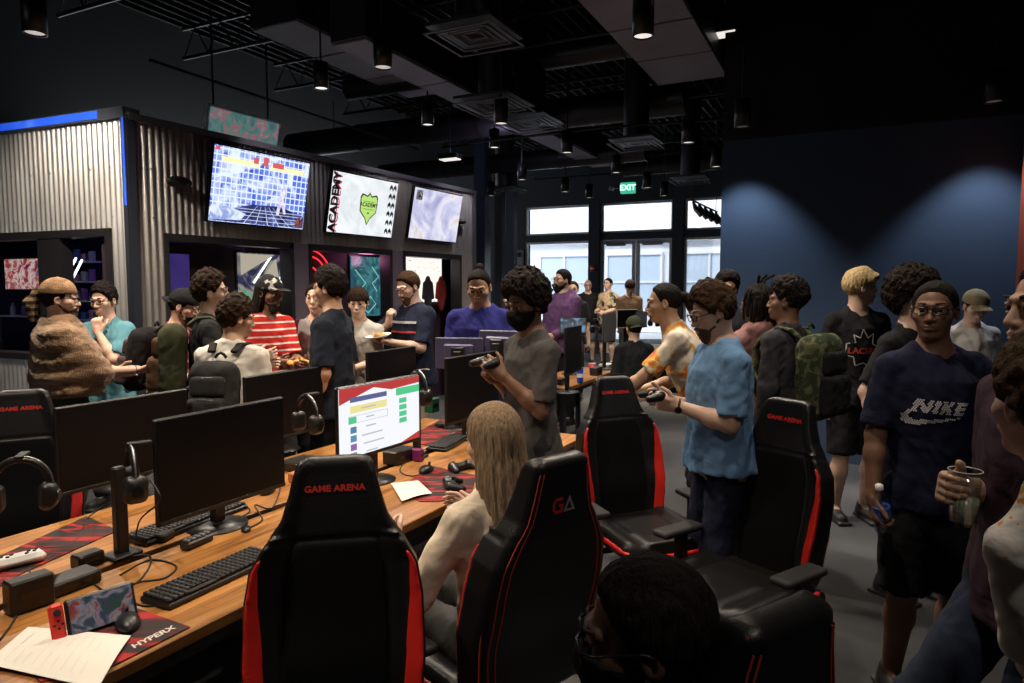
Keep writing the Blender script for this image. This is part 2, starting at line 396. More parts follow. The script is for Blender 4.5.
def person(label, px, top, Y, yaw, skinc=PALE, det=1, lean=0, side=0, hy=0, hp=0, sit=False, g=1.0, fat=1.0,
           hair=('short',(.03,.02,.015),.016,.005), shirt=None, sleeve='short', pants=None, shorts=False, shoes=(.02,.02,.02),
           Rh=None, Lh=None, Rpole=None, Lpole=None, Rhand={}, Lhand={}, extra=(), h=None, walk=0, hood=False, group=None, hs=1.0, shirt_hem=.83, fem=False, torso_fwd=0, eyes=True, x=None, drop=0, feet=None):
    dz=-.44 if sit else 0
    Rt=Ry(side)@Rx(-lean)
    MT=Tr(0,0,dz)@Tr(0,0,.95)@Rt@Tr(0,0,-.95)
    nb=app(MT,(0,-.012,1.475))
    Rh_=Rz(hy)@Rx(-hp)
    hc=nb+Rt[:3,:3]@np.array([0,.004,.062])+Rh_[:3,:3]@np.array([0,.012,.098])
    Mh=Tr(*hc)@Rh_@np.array(Matrix.Diagonal((hs,hs,hs,1)))
    hx=hair[2] if hair else 0
    if hair and hair[0]=='afro': hx*=1.3
    topz=hc[2]+(.123+hx)*hs if h is None else None
    tw=at(px,top,Y)
    s=float((tw[2]/topz) if h is None else h/1.75)
    base=np.array([tw[0],tw[1],0.0]); ry=R(yaw)
    c,sn=math.cos(ry),math.sin(ry)
    off=np.array([c*hc[0]-sn*hc[1],sn*hc[0]+c*hc[1],0])*s
    base=base-off; base[2]=drop
    print('PERSON %.2f Y%.2f s=%.3f h=%.2f %s'%(base[0],base[1],s,1.75*s,label[:40]))
    root=empty('person',base,ry,label,'person',group)
    vox={2:.0095,1:.012,0:.017}[det]; skm=skin(skinc)
    # --- arms
    SH={}; 
    for sg,T,pole,nm in((1,Rh,Rpole,'R'),(-1,Lh,Lpole,'L')):
        S=app(MT,(sg*.170*(.5+.5*g)*(.93 if fem else 1),-.008,1.405))
        if T is None: T=S+np.array([sg*.07,.03,-.53])
        P=np.array(pole if pole is not None else (sg*.35,-.7,-.6),float)
        El,W=ik(S,np.array(T,float),.285,.25,P)
        SH[nm]=(sg,S,El,W)
    hands={}
    for nm,par in(('R',Rhand),('L',Lhand)):
        sg,S,El,W=SH[nm]; d=nrm(par.get('dir',W-El)) ; n=np.array(par.get('palm',(-sg,0,0)),float); n=nrm(n-d*(n@d))
        t=np.cross(d,n) if sg>0 else np.cross(n,d); hands[nm]=(W,d,n,t,par.get('curl',22),par.get('thumb',0))
    # --- legs
    legs=[]
    for sg in(1,-1):
        if sit: H=app(MT,(sg*.09,-.01,.92)); H=np.array([sg*.09,-.01,.50]); K=np.array([sg*.13,.44,.50]); A=np.array([sg*.13,.44+.02,.10])
        else: 
            H=np.array([sg*.088,0,.92]); A=np.array([sg*.105,-.02+sg*walk*.22,.09+(.02 if sg*walk<0 else 0)]); A=A if feet is None else np.array([feet[0 if sg>0 else 1][0],feet[0 if sg>0 else 1][1],.09]); K,A=ik(H,A,.43,.41,np.array([sg*.15,1,0]))
        legs.append((sg,H,K,A))
    allp=[hc+.17,hc-.17,app(MT,(0,0,1.0))]+[v for q in SH.values() for v in q[1:]]+[v for l in legs for v in l[1:]]+[hands[n][0]+hands[n][1]*.2 for n in hands]
    lo=np.min(allp,0)-.13; hi=np.max(allp,0)+.13; lo[2]=-.0
    fine=[]
    hv={2:.0042,1:.0065,0:.010}[det]
    fine.append((hc-[.10,.13,.14],hc+[.10,.13,.14],hv))
    if det==2:
        for n_ in hands:
            W,d=hands[n_][:2]; cc=W+d*.09
            if (Rhand if n_=='R' else Lhand).get('show',1): fine.append((cc-.10,cc+.10,.0042))
    F=Field(lo,hi,vox,fine)
    gx=g*(.93 if fem else 1); gy=g**1.4
    add_column(F,MT,TZ,TA,TB,TC,.03,z0=.84,z1=1.53,gx=gx*.97,gy=gy*.97)
    ra=(.5+.5*g)
    F.cap(app(MT,(-.14*gx,-.01,1.405)),app(MT,(.14*gx,-.01,1.405)),.044,.044,.05)
    for q_ in(1,-1): F.cap(app(MT,(0,-.02,1.475)),app(MT,(q_*.15*gx,-.01,1.415)),.045,.035,.03)
    F.cap(nb-[0,0,.05],hc+Rh_[:3,:3]@np.array([0,-.02,-.05]),.056*ra,.052*ra,.03)
    for sg,S,El,W in SH.values():
        F.cap(S,El,.048*ra,.038*ra,.03); F.cap(El,El+(W-El)*.35,.037*ra,.039*ra,.02); F.cap(El+(W-El)*.3,W,.039*ra,.025*ra,.02)
    for sg,H,K,A in legs:
        F.cap(H,K,.082*ra,.054*ra,.03); F.cap(K,K+(A-K)*.35,.052*ra,.056*ra,.03); F.cap(K+(A-K)*.3,A,.056*ra,.036,.02); F.cap(A-[0,.02,.02],A+[sg*.01,.13,-.05],.036,.024,.02)
    F.cap(app(MT,(-.06,0,.93)),app(MT,(.06,0,.93)),.11,.11,.04)
    add_head(F,Mh,fat,hs)
    for n_ in hands:
        W,d,n,t,cu,th=hands[n_]
        Mp=np.stack([t,n,d],1)
        F.rbox(W+d*.052,(.040,.0155,.050),.015,.012,M=Mp)
        F.cap(W,W+d*.03,.026,.024,.015)
        for q,(o_,L) in enumerate(((.030,.072),(.0105,.080),(-.009,.075),(-.027,.060))):
            p=W+d*.096+t*o_; dd=d+t*o_*1.2; ang=0
            for sN,frac in enumerate((.42,.32,.26)):
                ang+=R(cu*(1+.1*q)); e=p+(nrm(dd)*math.cos(ang)+n*math.sin(ang))*L*frac
                F.cap(p,e,.0088-.0008*sN,.0080-.0008*sN,.003 if sN else .006); p=e
        p=W+d*.030+t*.030+n*.006; e=p+nrm(t*.75+d*.75+n*(.25+th))*.042; e2=e+nrm(t*(.25-th)+d*.9+n*(.35+th))*.034
        F.cap(p,e,.014,.0105,.008); F.cap(e,e2,.0105,.0085,.004)
    body=field_mesh(F,'body',skm,root,s)
    # --- face
    if eyes:
        for sg in(1,-1):
            mb=MB(); c0=np.array([sg*.0315,.0785,.0150]); r0=.0122; vs=[];fs=[];mi=[]
            n1,n2=(14,10) if det==2 else (10,7)
            prof=[(r0*math.sin(math.pi*i/n2),-r0*math.cos(math.pi*i/n2)) for i in range(n2+1)]
            for r_,z_ in prof:
                for k in range(n1):
                    a=2*math.pi*k/n1; vs.append((c0[0]+r_*math.cos(a),c0[1]-z_,c0[2]+r_*math.sin(a)))
            for i in range(n2):
                for k in range(n1): fs.append((i*n1+k,i*n1+(k+1)%n1,(i+1)*n1+(k+1)%n1,(i+1)*n1+k)); mi.append(1 if i<n2*.27 else 0)
            mb._add(vs,fs,True); mb.mi=mi; mb.v=[tuple(app(Mh,v)*s) for v in mb.v]
            mb.build('eye',[mat('eye_white',(.55,.53,.5),rough=.25),mat('iris',(.03,.018,.01),rough=.15)],root)
            if hair or det==2:
                mb=MB(); bc=hair[1] if hair else (.05,.04,.03)
                pts=[app(Mh,(sg*u,.0915-.9*(u-.03)**2*30*.3-(.012 if u>.045 else 0),.040+.004*math.sin((u-.014)*70)))*s for u in(.013,.022,.031,.040,.049)]
                mb.tube(pts,[.003*s,.0042*s,.004*s,.0035*s,.002*s],6)
                mb.build('eyebrow',mat('brow_%d'%int(bc[0]*999),tuple(min(c_,.12) for c_ in bc),rough=.8),root)
    if hair: hair_mesh(hair[0],hair[1],Mh,s,root,hs,det,t=hair[2],amp=hair[3])
    X=dict(root=root,Mh=Mh,MT=MT,s=s,SH=SH,hands=hands,det=det,vox=vox,g=g,gx=gx,gy=gy,hc=hc,nb=nb,legs=legs,body=body,Rt=Rt,fat=fat,lo=lo,hi=hi,base=base,yaw=ry)
    # --- shirt
    if shirt is not None:
        F=Field(lo,hi,vox,[(hc-[.10,.13,.26],hc+[.10,.13,-.06],hv)])
        hem=shirt_hem if not sit else .93
        loose=.018
        A=[.195,.191,.170,.162,.168,.170,.140,.085,.070]; B=[.154,.150,.127,.119,.124,.116,.086,.068,.062]
        add_column(F,MT,[hem-.02,.90,1.02,1.12,1.25,1.36,1.43,1.48,1.53] if hem<.91 else [.90,.95,1.02,1.12,1.25,1.36,1.43,1.48,1.53],A,B,TC,.03,z0=hem,z1=1.505,gx=gx,gy=gy,off=.004)
        F.cap(app(MT,(-.14*gx,-.01,1.40)),app(MT,(.14*gx,-.01,1.40)),.055,.055,.04)
        for q_ in(1,-1): F.cap(app(MT,(0,-.02,1.475)),app(MT,(q_*.155*gx,-.01,1.412)),.056,.045,.03)
        for sg,S,El,W in SH.values():
            if sleeve=='short': F.cap(S,El+(El-S)*.08,.055*ra,.066*ra,.04,cut=.80)
            else:
                F.cap(S,El,.056*ra,.054*ra,.04); F.cap(El,W+(W-El)*.05,.056*ra,.040*ra,.03,cut=.97)
        if hood:
            F.ell(app(MT,(0,-.095,1.475)),(.115,.062,.075),.04); F.cap(app(MT,(-.085,-.03,1.49)),app(MT,(-.03,.085,1.43)),.035,.03,.03); F.cap(app(MT,(.085,-.03,1.49)),app(MT,(.03,.085,1.43)),.035,.03,.03)
            F.cap(nb+[0,-.0,.0],hc+Rh_[:3,:3]@np.array([0,-.01,-.03]),.066,.064,.008,mode='s')
        else: F.cap(nb+[0,.004,-.045],nb+[0,.03,.1],.063*ra,.075*ra,.012,mode='s')
        sd=rng.integers(1,90)
        wr=.0055 if not hood else .0075
        F.displace(lambda x,y,z: wr*(sm_noise(x*1.1,y*1.1,z*.55+.5*x,26,sd)+.7*sm_noise(x,y+.6*z,z-.8*x,47,sd+3))+.003*np.clip((1.2-z)*3,0,1)*np.sin(np.arctan2(x,y)*9+z*8),.03)
        X['shirt']=field_mesh(F,'hoodie' if hood else 'shirt',shirt,root,s)
    if pants is not None:
        F=Field(lo,hi,vox)
        F.cap(app(MT,(-.06,0,.94)),app(MT,(.06,0,.94)),.110*max(1,g*.93),.106*max(1,g*.93),.02)
        for sg,H,K,A in legs:
            F.cap(H,K,.090*ra,.070*ra,.05)
            if shorts: F.cap(H,K+(K-H)*.10,.104*ra,.092*ra,.03,cut=.93)
            else: F.cap(K,A,.071*ra,.056,.03,cut=.98)
        if shorts:
            for sg,H,K,A in legs:
                n=nrm(K-H); c=H+(K-H)*1.0
                F.cap(c+n*.10,c+n*.3,.10,.10,.005,mode='s')
        sd=rng.integers(1,90)
        F.displace(lambda x,y,z: .005*(sm_noise(x,y,z*.8,30,sd)+.6*sm_noise(x,y,z,60,sd+1)),.03)
        X['pants']=field_mesh(F,'shorts' if shorts else 'trousers',pants,root,s)
    if shoes is not None:
        for sg,H,K,A in legs:
            F=Field(A-[.08,.12,.11],A+[.08,.22,.06],.008)
            F.cap(A+[0,-.02,-.045],A+[sg*.012,.135,-.055],.046,.040,.02); F.cap(A+[0,-.01,-.05],A+[0,-.01,.0],.046,.045,.02)
            F.rbox(A+[sg*.006,.055,-.079],(.047,.135,.012),.01,.006)
            F.D=np.maximum(F.D,-(F.ax[2][None,None,:]-(A[2]-.089)))
            field_mesh(F,'shoe',mat('shoe_%d'%int(shoes[0]*999),shoes,rough=.55,bump=.1),root,s)
    PEOPLE.append(X); return X
def head_tube(X,mb,pts,r,n=8): mb.tube([app(X['Mh'],p)*X['s'] for p in pts],r*X['s'],n)
def glasses(X,m,w=.027,hh=.017,r=.0022,lens=True):
    mb=MB()
    for sg in(1,-1):
        loop=[]
        for k in range(17):
            a=2*math.pi*k/16; cx,sx=math.cos(a),math.sin(a)
            loop.append((sg*.034+w*math.copysign(abs(cx)**.7,cx),.108-.006*abs(cx),.014+hh*math.copysign(abs(sx)**.7,sx)))
        head_tube(X,mb,loop,r)
        head_tube(X,mb,[(sg*(.034+w),.103,.020),(sg*.079,.08,.020),(sg*.086,.0,.018),(sg*.084,-.02,.006)],r*.9)
    head_tube(X,mb,[(-.008,.106,.019),(0,.109,.021),(.008,.106,.019)],r)
    return mb.build('glasses',m,X['root'])
def beard(X,col,t=.010,full=True,stub=False):
    det=X['det']; F=Field([-.11,-.06,-.16],[.11,.15,.04],{2:.0045,1:.006,0:.009}[det]); sl,x,y,z=F.sub([-.2]*3,[.2]*3)
    d=head_sdf(x,y,z,X['fat'])-t
    d=smin(d,E(x,y,z,(0,.062,-.10),(.035,.03,.03+t)),.02) if full else d
    lim=interp(y,[-.05,-.01,.03,.06,.08,.095,.12],[.01,-.008,-.045,-.058,-.046,-.037,-.037])
    d=smax(d,z-lim,.006)
    d=smax(d,-(y+.005),.01)
    d=smax(d,-E(x,y,z,(0,.11,-.055),(.026,.035,.0125)),.005)
    F.D[sl]=np.minimum(F.D[sl],d); F.displace(lambda a,b,c:.003*sm_noise(a,b,c,120,2),.02)
    field_mesh(F,'beard',mat('beard_%d'%int(col[0]*9999),col,rough=.8,bump=.4,bscale=200),X['root'],X['s'],M=X['Mh'])
def cap(X,m,back=False,brim=True,yawc=0,mb_=None,up=0,flat=False,name='cap'):
    sg=-1 if back else 1
    F=Field([-.14,-.24,-.02],[.14,.24,.19],{2:.005,1:.006,0:.009}[X['det']]); sl,x,y,z=F.sub([-.3]*3,[.3]*3)
    c_,s_=math.cos(R(yawc)),math.sin(R(yawc)); xx,yy=c_*x+s_*y,-s_*x+c_*y
    d=E(x,y,z,(0,-.012,.048+up),(.092,.108,.100)); d=smax(d,-(z-.040-up-.10*sg*(yy)*.25),.006)
    d=smin(d,E(x,y,z,(0,-.012,.148+up),(.008,.008,.006)),.003)
    if brim:
        b=smax(np.sqrt(((xx)/.080)**2+((yy*sg-.085)/.085)**2)*.08-.08,np.abs(z-.058-up+.10*np.maximum(yy*sg-.06,0)*(0 if flat else 2)+ (0 if flat else 6)*xx**2)-.0035,.004)
        d=smin(d,smax(b,-(yy*sg-.06),.01),.004)
    F.D[sl]=np.minimum(F.D[sl],d)
    return field_mesh(F,name,m,X['root'],X['s'],M=X['Mh'])
def print_on(X,V,Fc,zc,m,front=True,xc=0,name='shirt_print',target='shirt',off=.004,tilt=0):
    o=X[target]; s=X['s']; me=o.data
    vs=np.empty(len(me.vertices)*3,dtype=np.float32); me.vertices.foreach_get('co',vs)
    bv=BVHTree.FromPolygons([Vector(v) for v in vs.reshape(-1,3)],[tuple(p.vertices) for p in me.polygons])
    sg=1 if front else -1; out=[]
    ct,st=math.cos(R(tilt)),math.sin(R(tilt))
    for v in V:
        a,b=v[0]*ct-v[1]*st,v[0]*st+v[1]*ct
        px_=(xc-sg*a)*s; pz_=(zc+b)*s; y0=X['MT'][1,3]
        hit=bv.ray_cast(Vector((px_,sg*1.5,pz_)),Vector((0,-sg,0)))
        out.append((px_,(hit[0].y if hit[0] else sg*.1)+sg*off,pz_))
    mb=MB(); mb._add(out,Fc); return mb.build(name,m,X['root'])
def subdiv_poly(poly,n=1):
    return poly
# ------------------------------------------------------------------ frames of reference
def V2(a): a=np.array(a,float); return a
A2=np.array([math.sin(R(26.3)),math.cos(R(26.3)),0]); B2=np.array([-math.cos(R(26.3)),math.sin(R(26.3)),0]); UP=np.array([0,0,1.0])
def slab(mb,p0,d,u0,u1,z0,z1,t0,t1,nrm_=None):
    "box along direction d (unit, horizontal) from u0..u1, z0..z1, thickness t0..t1 along the left normal"
    d=nrm(d); n=np.array([-d[1],d[0],0])
    a=math.atan2(d[1],d[0]); c=p0+d*(u0+u1)/2+n*(t0+t1)/2
    mb.box((float(c[0]),float(c[1]),(z0+z1)/2),(abs(u1-u0),abs(t1-t0),z1-z0),0,Matrix.Rotation(a,3,'Z'))
M_black=mat('black_paint',(.004,.004,.005),.85,spec=.15); M_dark=mat('dark_frame',(.012,.011,.013),.45)
M_ceil=mat('ceiling_black',(.004,.004,.005),.9,spec=.1)
M_metal=mat('brushed_metal',(.45,.45,.47),.35,1); M_plastic=mat('black_plastic',(.010,.010,.011),.38,bump=.05,bscale=300)
M_glossbl=mat('gloss_black',(.006,.006,.007),.16); M_rubber=mat('rubber',(.012,.012,.012),.7)
M_red=mat('red_leather',(.62,.018,.012),.42,bump=.12,bscale=120); M_white=mat('white_plastic',(.7,.7,.68),.4)
def fl(nt,b,tc):
    n=noise(nt,tc,260,3); n2=noise(nt,tc,.55,3)
    mx=nt.nodes.new('ShaderNodeMath'); mx.operation='MULTIPLY_ADD'; nt.links.new(n,mx.inputs[0]); mx.inputs[1].default_value=.55; nt.links.new(n2,mx.inputs[2])
    nt.links.new(ramp(nt,mx.outputs[0],[(.5,(.022,.022,.024)),(.8,(.05,.05,.052)),(1,(.12,.12,.12))]),b.inputs['Base Color'])
M_floor=mat('carpet_grey',(.1,.1,.1),.95,fn=fl,bump=.4,bscale=300)
MB().box((2,8,-.05),(30,30,.1)).build('floor',M_floor,kind='structure')
MB().box((2,8,5.05),(30,30,.1)).build('ceiling',M_ceil,kind='structure')
# blue wall on the right with black upper band
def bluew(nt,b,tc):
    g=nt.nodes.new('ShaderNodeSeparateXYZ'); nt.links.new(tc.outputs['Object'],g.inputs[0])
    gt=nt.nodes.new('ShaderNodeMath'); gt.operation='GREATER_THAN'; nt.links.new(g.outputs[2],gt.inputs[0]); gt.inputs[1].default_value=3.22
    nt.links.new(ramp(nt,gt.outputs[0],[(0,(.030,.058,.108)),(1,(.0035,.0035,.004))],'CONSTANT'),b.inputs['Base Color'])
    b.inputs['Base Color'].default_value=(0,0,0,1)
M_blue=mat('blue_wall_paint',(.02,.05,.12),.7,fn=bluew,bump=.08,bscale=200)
WR0=at(1016,300,6.02); WR0[2]=0
WL0=at(719,300,7.15); WL0[2]=0
dW=nrm(WR0-WL0); Lw=np.linalg.norm(WR0-WL0)
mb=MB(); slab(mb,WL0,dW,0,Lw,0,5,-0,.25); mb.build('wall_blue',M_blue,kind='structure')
nW=np.array([-dW[1],dW[0],0])
M_wallr=mat('navy_wall',(.006,.010,.022),.7)
mb=MB(); slab(mb,WR0,-A2,-.25,9.5,0,5,0,.2); mb.build('wall_right',M_wallr,kind='structure')
mb=MB(); slab(mb,WL0,nW,.25,14,0,5,-.25,0); mb.build('wall_far_right',M_black,kind='structure')
mb=MB(); slab(mb,WR0,-A2,.12,.55,1.2,3.4,-.03,0); mb.build('wall_panel',mat('rust_panel',(.35,.06,.02),.6),label='rust red panel on the dark wall at the far right edge',cat='wall panel')
mb=MB(); mb.box((0,-3,2.5),(16,.2,5)).build('wall_back',M_black,kind='structure')
mb=MB(); mb.box((-10.5,6,2.5),(.2,20,5)).build('wall_left',M_black,kind='structure')
# ------------------------------------------------------------------ window wall
PW=at(620,300,17.8); PW[2]=0; dB=-B2   # to the right
nWin=np.array([-dB[1],dB[0],0])
def uw(px): 
    p=atplane(px,300,PW,nWin); return float((p-PW)@dB)
M_col=mat('blue_grey_column',(.035,.042,.058),.6); M_alu=mat('white_window_frame',(.85,.88,.92),.4)
def glassf(nt,b,tc):
    b.inputs['Transmission Weight'].default_value=1; b.inputs['IOR'].default_value=1.01; b.inputs['Roughness'].default_value=0
def thin_glass(name,tint=(1,1,1),refl=.06):
    m=bpy.data.materials.new(name); m.use_nodes=True; nt=m.node_tree; nt.nodes.remove(nt.nodes['Principled BSDF'])
    t=nt.nodes.new('ShaderNodeBsdfTransparent'); t.inputs[0].default_value=(*tint,1); g=nt.nodes.new('ShaderNodeBsdfGlossy'); g.inputs['Roughness'].default_value=.03
    x=nt.nodes.new('ShaderNodeMixShader'); x.inputs[0].default_value=refl; nt.links.new(t.outputs[0],x.inputs[1]); nt.links.new(g.outputs[0],x.inputs[2]); nt.links.new(x.outputs[0],nt.nodes['Material Output'].inputs[0]); return m
M_glass=thin_glass('window_glass',(.96,.98,1),.05)
mb=MB(); uL=uw(525)
slab(mb,PW,dB,-9,6,3.92,5,0,.35)       # header
slab(mb,PW,dB,-9,uL,0,3.92,0,.35)      # solid wall left of the windows
mb.build('wall_window',M_col,kind='structure')
mb=MB()
for a,b in ((589.5,600),(672,683),(745,757)): slab(mb,PW,dB,uw(a),uw(b),0,3.92,-.12,.22)
mb.build('trim_1',M_col,kind='structure')
mb=MB(); slab(mb,PW,dB,uL,uw(757),2.97,3.14,-.06,.2); slab(mb,PW,dB,uL,uw(589.5),0,.12,-.06,.2); slab(mb,PW,dB,uw(683),uw(757),0,.12,-.06,.2)
mb.build('trim_2',M_col,kind='structure')
wn=0
for (a,b,z0,z1) in ((525,589.5,3.14,3.92),(600,672,3.14,3.92),(683,745,3.14,3.92),(525,589.5,.12,2.97),(683,745,.12,2.97)):
    wn+=1; u0,u1=uw(a),uw(b); t=.06; mb=MB()
    slab(mb,PW,dB,u0,u1,z1-t,z1,.02,.10); slab(mb,PW,dB,u0,u1,z0,z0+t,.02,.10); slab(mb,PW,dB,u0,u0+t,z0,z1,.02,.10); slab(mb,PW,dB,u1-t,u1,z0,z1,.02,.10)
    w=mb.build('window_%d'%wn,M_alu,kind='structure')
    mb=MB(); slab(mb,PW,dB,u0+t,u1-t,z0+t,z1-t,.05,.058); mb.build('pane',M_glass,w)
u0,u1=uw(600),uw(672); um=(u0+u1)/2
for k,(a,b) in enumerate(((u0,um-.01),(um+.01,u1))):
    mb=MB(); t=.09
    slab(mb,PW,dB,a,b,2.85,2.96,.0,.07); slab(mb,PW,dB,a,b,0.02,.28,.0,.07); slab(mb,PW,dB,a,a+t,.02,2.95,.0,.07); slab(mb,PW,dB,b-t,b,.02,2.95,.0,.07)
    d_=mb.build('door_%d'%(k+1),M_alu,kind='structure')
    mb=MB(); slab(mb,PW,dB,a+t,b-t,.28,2.85,.03,.038); mb.build('pane',M_glass,d_)
    mb=MB(); slab(mb,PW,dB,(a+b)/2-.28,(a+b)/2+.22,2.80,2.90,-.10,.0); mb.build('door_closer',M_metal,d_)
    mb=MB(); slab(mb,PW,dB,a+t,b-t,1.02,1.10,-.05,-.01); mb.build('push_bar',M_metal,d_)
# outside: pavement and a pale building opposite
OC=PW+nWin*9
M_out=mat('pale_facade',(.86,.87,.9),.8,var=.05,vscale=.4); M_outg=mat('facade_glass',(.58,.68,.80),.2)
MB().box((PW[0]+nWin[0]*10,PW[1]+nWin[1]*10,-.06),(40,22,.05),0,Matrix.Rotation(-R(26.3),3,'Z')).build('pavement',mat('pale_pavement',(.75,.75,.76),.9),kind='structure')
bl=empty('building',(float(OC[0]),float(OC[1]),0),label='pale building with blue tinted windows across the street behind the glass doors',cat='building')
def bpart(name,boxes,m):
    mb=MB()
    for (x0,x1,z0,z1,t0,t1) in boxes:
        slab(mb,np.zeros(3),dB,x0,x1,z0,z1,t0,t1)
    mb.build(name,m,bl)
bpart('wall',[(-16,16,0,12,0,.5)],M_out)
for i,x in enumerate(np.arange(-12,12,2.9)):
    for z0,z1 in ((.9,3.0),):
        bpart('window',[(x,x+2.1,z0,z1,-.06,-.02)],M_outg)
        bpart('window_frame',[(x-.08,x+2.18,z1,z1+.1,-.14,0),(x-.08,x+2.18,z0-.1,z0,-.14,0),(x+1.0,x+1.08,z0,z1,-.12,0),(x-.08,x,z0,z1,-.12,0),(x+2.1,x+2.18,z0,z1,-.12,0),(x,x+2.1,(z0+z1)/2-.03,(z0+z1)/2+.03,-.12,0)],M_out)
bpart('cornice',[(-16,16,3.5,3.8,-.25,0)],M_alu)
# small plants outside at right
tr=empty('street_tree',tuple(float(v) for v in (PW+nWin*4+dB*2.9)),label='slim leafy tree on the pavement outside the right window',cat='tree')
MB().tube([(0,0,0),(.03,0,1.5),(0,.05,2.6)],[.07,.05,.03]).build('trunk',mat('bark',(.2,.15,.1),.9),tr)
mb=MB()
for i in range(420):
    a=rng.uniform(0,6.28); r_=rng.uniform(.1,.8)**.8; z=rng.uniform(1.7,3.3); p=np.array([r_*math.cos(a)*(1-.35*abs(z-2.4)),r_*math.sin(a)*(1-.35*abs(z-2.4)),z]); u=nrm(rng.normal(size=3))*.07; v=nrm(np.cross(u,rng.normal(size=3)))*.045
    mb._add([p-u,p-v,p+u,p+v],[(0,1,2,3)])
mb.build('foliage',mat('leaves',(.35,.5,.35),.7),tr)
# columns and wall bits left of the windows (between booth and windows)
for k,(pxa,pxb,Y,m) in enumerate(((475,490,13.2,mat('lit_blue_column',(.06,.09,.14),.6)),(495,505,15.5,M_col),(507,517,17.2,mat('lit_blue_column',(.06,.09,.14))))):  # lit columns: the light is put into a paler copy of the column colour
    p=at((pxa+pxb)/2,300,Y); w=(pxb-pxa)/683*Y*.8
    MB().box((float(p[0]),float(p[1]),2.5),(w,w,5),0,Matrix.Rotation(-R(26.3),3,'Z')).build('trim_%d'%(3+k),m,kind='structure')
# ------------------------------------------------------------------ corrugated booth
def corr(nt,b,tc):
    n=noise(nt,tc,3,5,sc=(1,1,.3)); nt.links.new(ramp(nt,n,[(.3,(.30,.28,.26)),(.7,(.48,.46,.44))]),b.inputs['Base Color'])
M_corr=mat('corrugated_steel',(.4,.38,.36),.42,.75,fn=corr)
M_trimst=mat('steel_trim',(.32,.32,.34),.4,.9)
BC=at(134,300,6.15); BC[2]=0
BE=at(474,300,11.0); BE[2]=0
BL=BC+ (at(0,300,6.80)-at(134,300,6.10)); BL[2]=0
dT=nrm(BE-BC); LT=np.linalg.norm(BE-BC); nT=np.array([-dT[1],dT[0],0])  # nT points into the booth
dL=nrm(BL-BC); nL=np.array([dL[1],-dL[0],0])   # into the booth
ZT=3.22; ZTE=1.72+ (at(474,189,11)[2]-1.72)
def corrp(mb,p0,d,n,u0,u1,z0,z1,per=.068,amp=.011):
    N=max(2,int((u1-u0)/per*8)); vs=[];fs=[]
    for i in range(N+1):
        u=u0+(u1-u0)*i/N; q=math.sin(2*math.pi*u/per); q=math.copysign(abs(q)**.6,q); p=p0+d*u+n*(-amp*q)
        for z in(z0,z1): vs.append((p[0],p[1],z))
        p=p+n*.004
    for i in range(N): fs.append((2*i,2*i+2,2*i+3,2*i+1))
    m0=len(mb.v); mb._add(vs,fs,True)
def ut(px): 
    p=atplane(px,300,BC,nT); return float((p-BC)@dT)
def ul(px):
    p=atplane(px,300,BC,nL); return float((p-BC)@dL)
ops=[(ut(165),ut(294)),(ut(309),ut(392)),(ut(403),ut(461))]
mb=MB(); 
mb.cur=0
corrp(mb,BC,dT,nT,.06,LT,2.22,ZT)
corrp(mb,BC,dT,nT,.06,ops[0][0],0,2.22); corrp(mb,BC,dT,nT,ops[2][1],LT,0,2.22)
mb.cur=1; slab(mb,BC,dT,0.06,LT,2.24,ZT,.015,.10)   # backing
slab(mb,BC,dT,0.06,ops[0][0],0,2.24,.015,.10); slab(mb,BC,dT,ops[2][1],LT,0,2.24,.015,.10)
mb.build('wall_booth_front',[M_corr,M_black],kind='structure')
wl0,wl1=ul(114),ul(-70); LL=wl1+2.0
mb=MB(); corrp(mb,BC,dL,nL,.05,LL,2.25,ZT); corrp(mb,BC,dL,nL,.05,wl0,0,2.25); corrp(mb,BC,dL,nL,wl0,LL,0,1.02)
mb.cur=1
def slabn(mb,p0,d,n,u0,u1,z0,z1,t0,t1):
    sg=1 if (n[0]*-d[1]+n[1]*d[0])>0 else -1
    slab(mb,p0,d,u0,u1,z0,z1,min(sg*t0,sg*t1),max(sg*t0,sg*t1))
slabn(mb,BC,dL,nL,.05,LL,2.25,ZT,.015,.1); slabn(mb,BC,dL,nL,.05,wl0,0,2.25,.015,.1); slabn(mb,BC,dL,nL,wl0,LL,0,1.02,.015,.1)
mb.build('wall_booth_side',[M_corr,M_black],kind='structure')
# screws
mb=MB()
for z in (2.36,2.80,1.6,1.15,.5):
    for u in np.arange(.2,LL,.27):
        if z<2.2 and u>wl0 and z>1.02: continue
        p=BC+dL*u-nL*.014; mb.tube([(p[0],p[1],z),tuple(p-nL*.008+UP*z)],.008,6)
    for u in np.arange(.2,LT,.41):
        if z<2.2 and ops[0][0]<u<ops[2][1]: continue
        p=BC+dT*u-nT*.014; mb.tube([(p[0],p[1],z),tuple(p-nT*.008+UP*z)],.008,6)
mb.build('trim_6',M_trimst,kind='structure')
mb=MB(); slab(mb,BC,dT,-.02,.055,0,ZT+.02,-.03,.06); slabn(mb,BC,dL,nL,-.02,.03,0,ZT+.08,-.04,-.02)
mb.build('trim_7',mat('corner_dark_steel',(.035,.04,.055),.45,.6),kind='structure')
mb=MB(); slabn(mb,BC,dL,nL,-.02,LL,ZT-.01,ZT+.085,-.05,.12); mb.build('trim_8',mat('cap_steel',(.22,.24,.30),.35,.8),kind='structure')
mb=MB(); slab(mb,BC,dT,0,LT+.03,ZT-.02,ZT+.04,-.04,.12); slab(mb,BC,dT,LT-.03,LT+.03,0,ZT,-.03,.1); mb.build('trim_9',M_trimst,kind='structure')
mb=MB(); slab(mb,BE,nT,0,6,0,ZT,-.05,.0); mb.build('wall_booth_far',M_black,kind='structure')
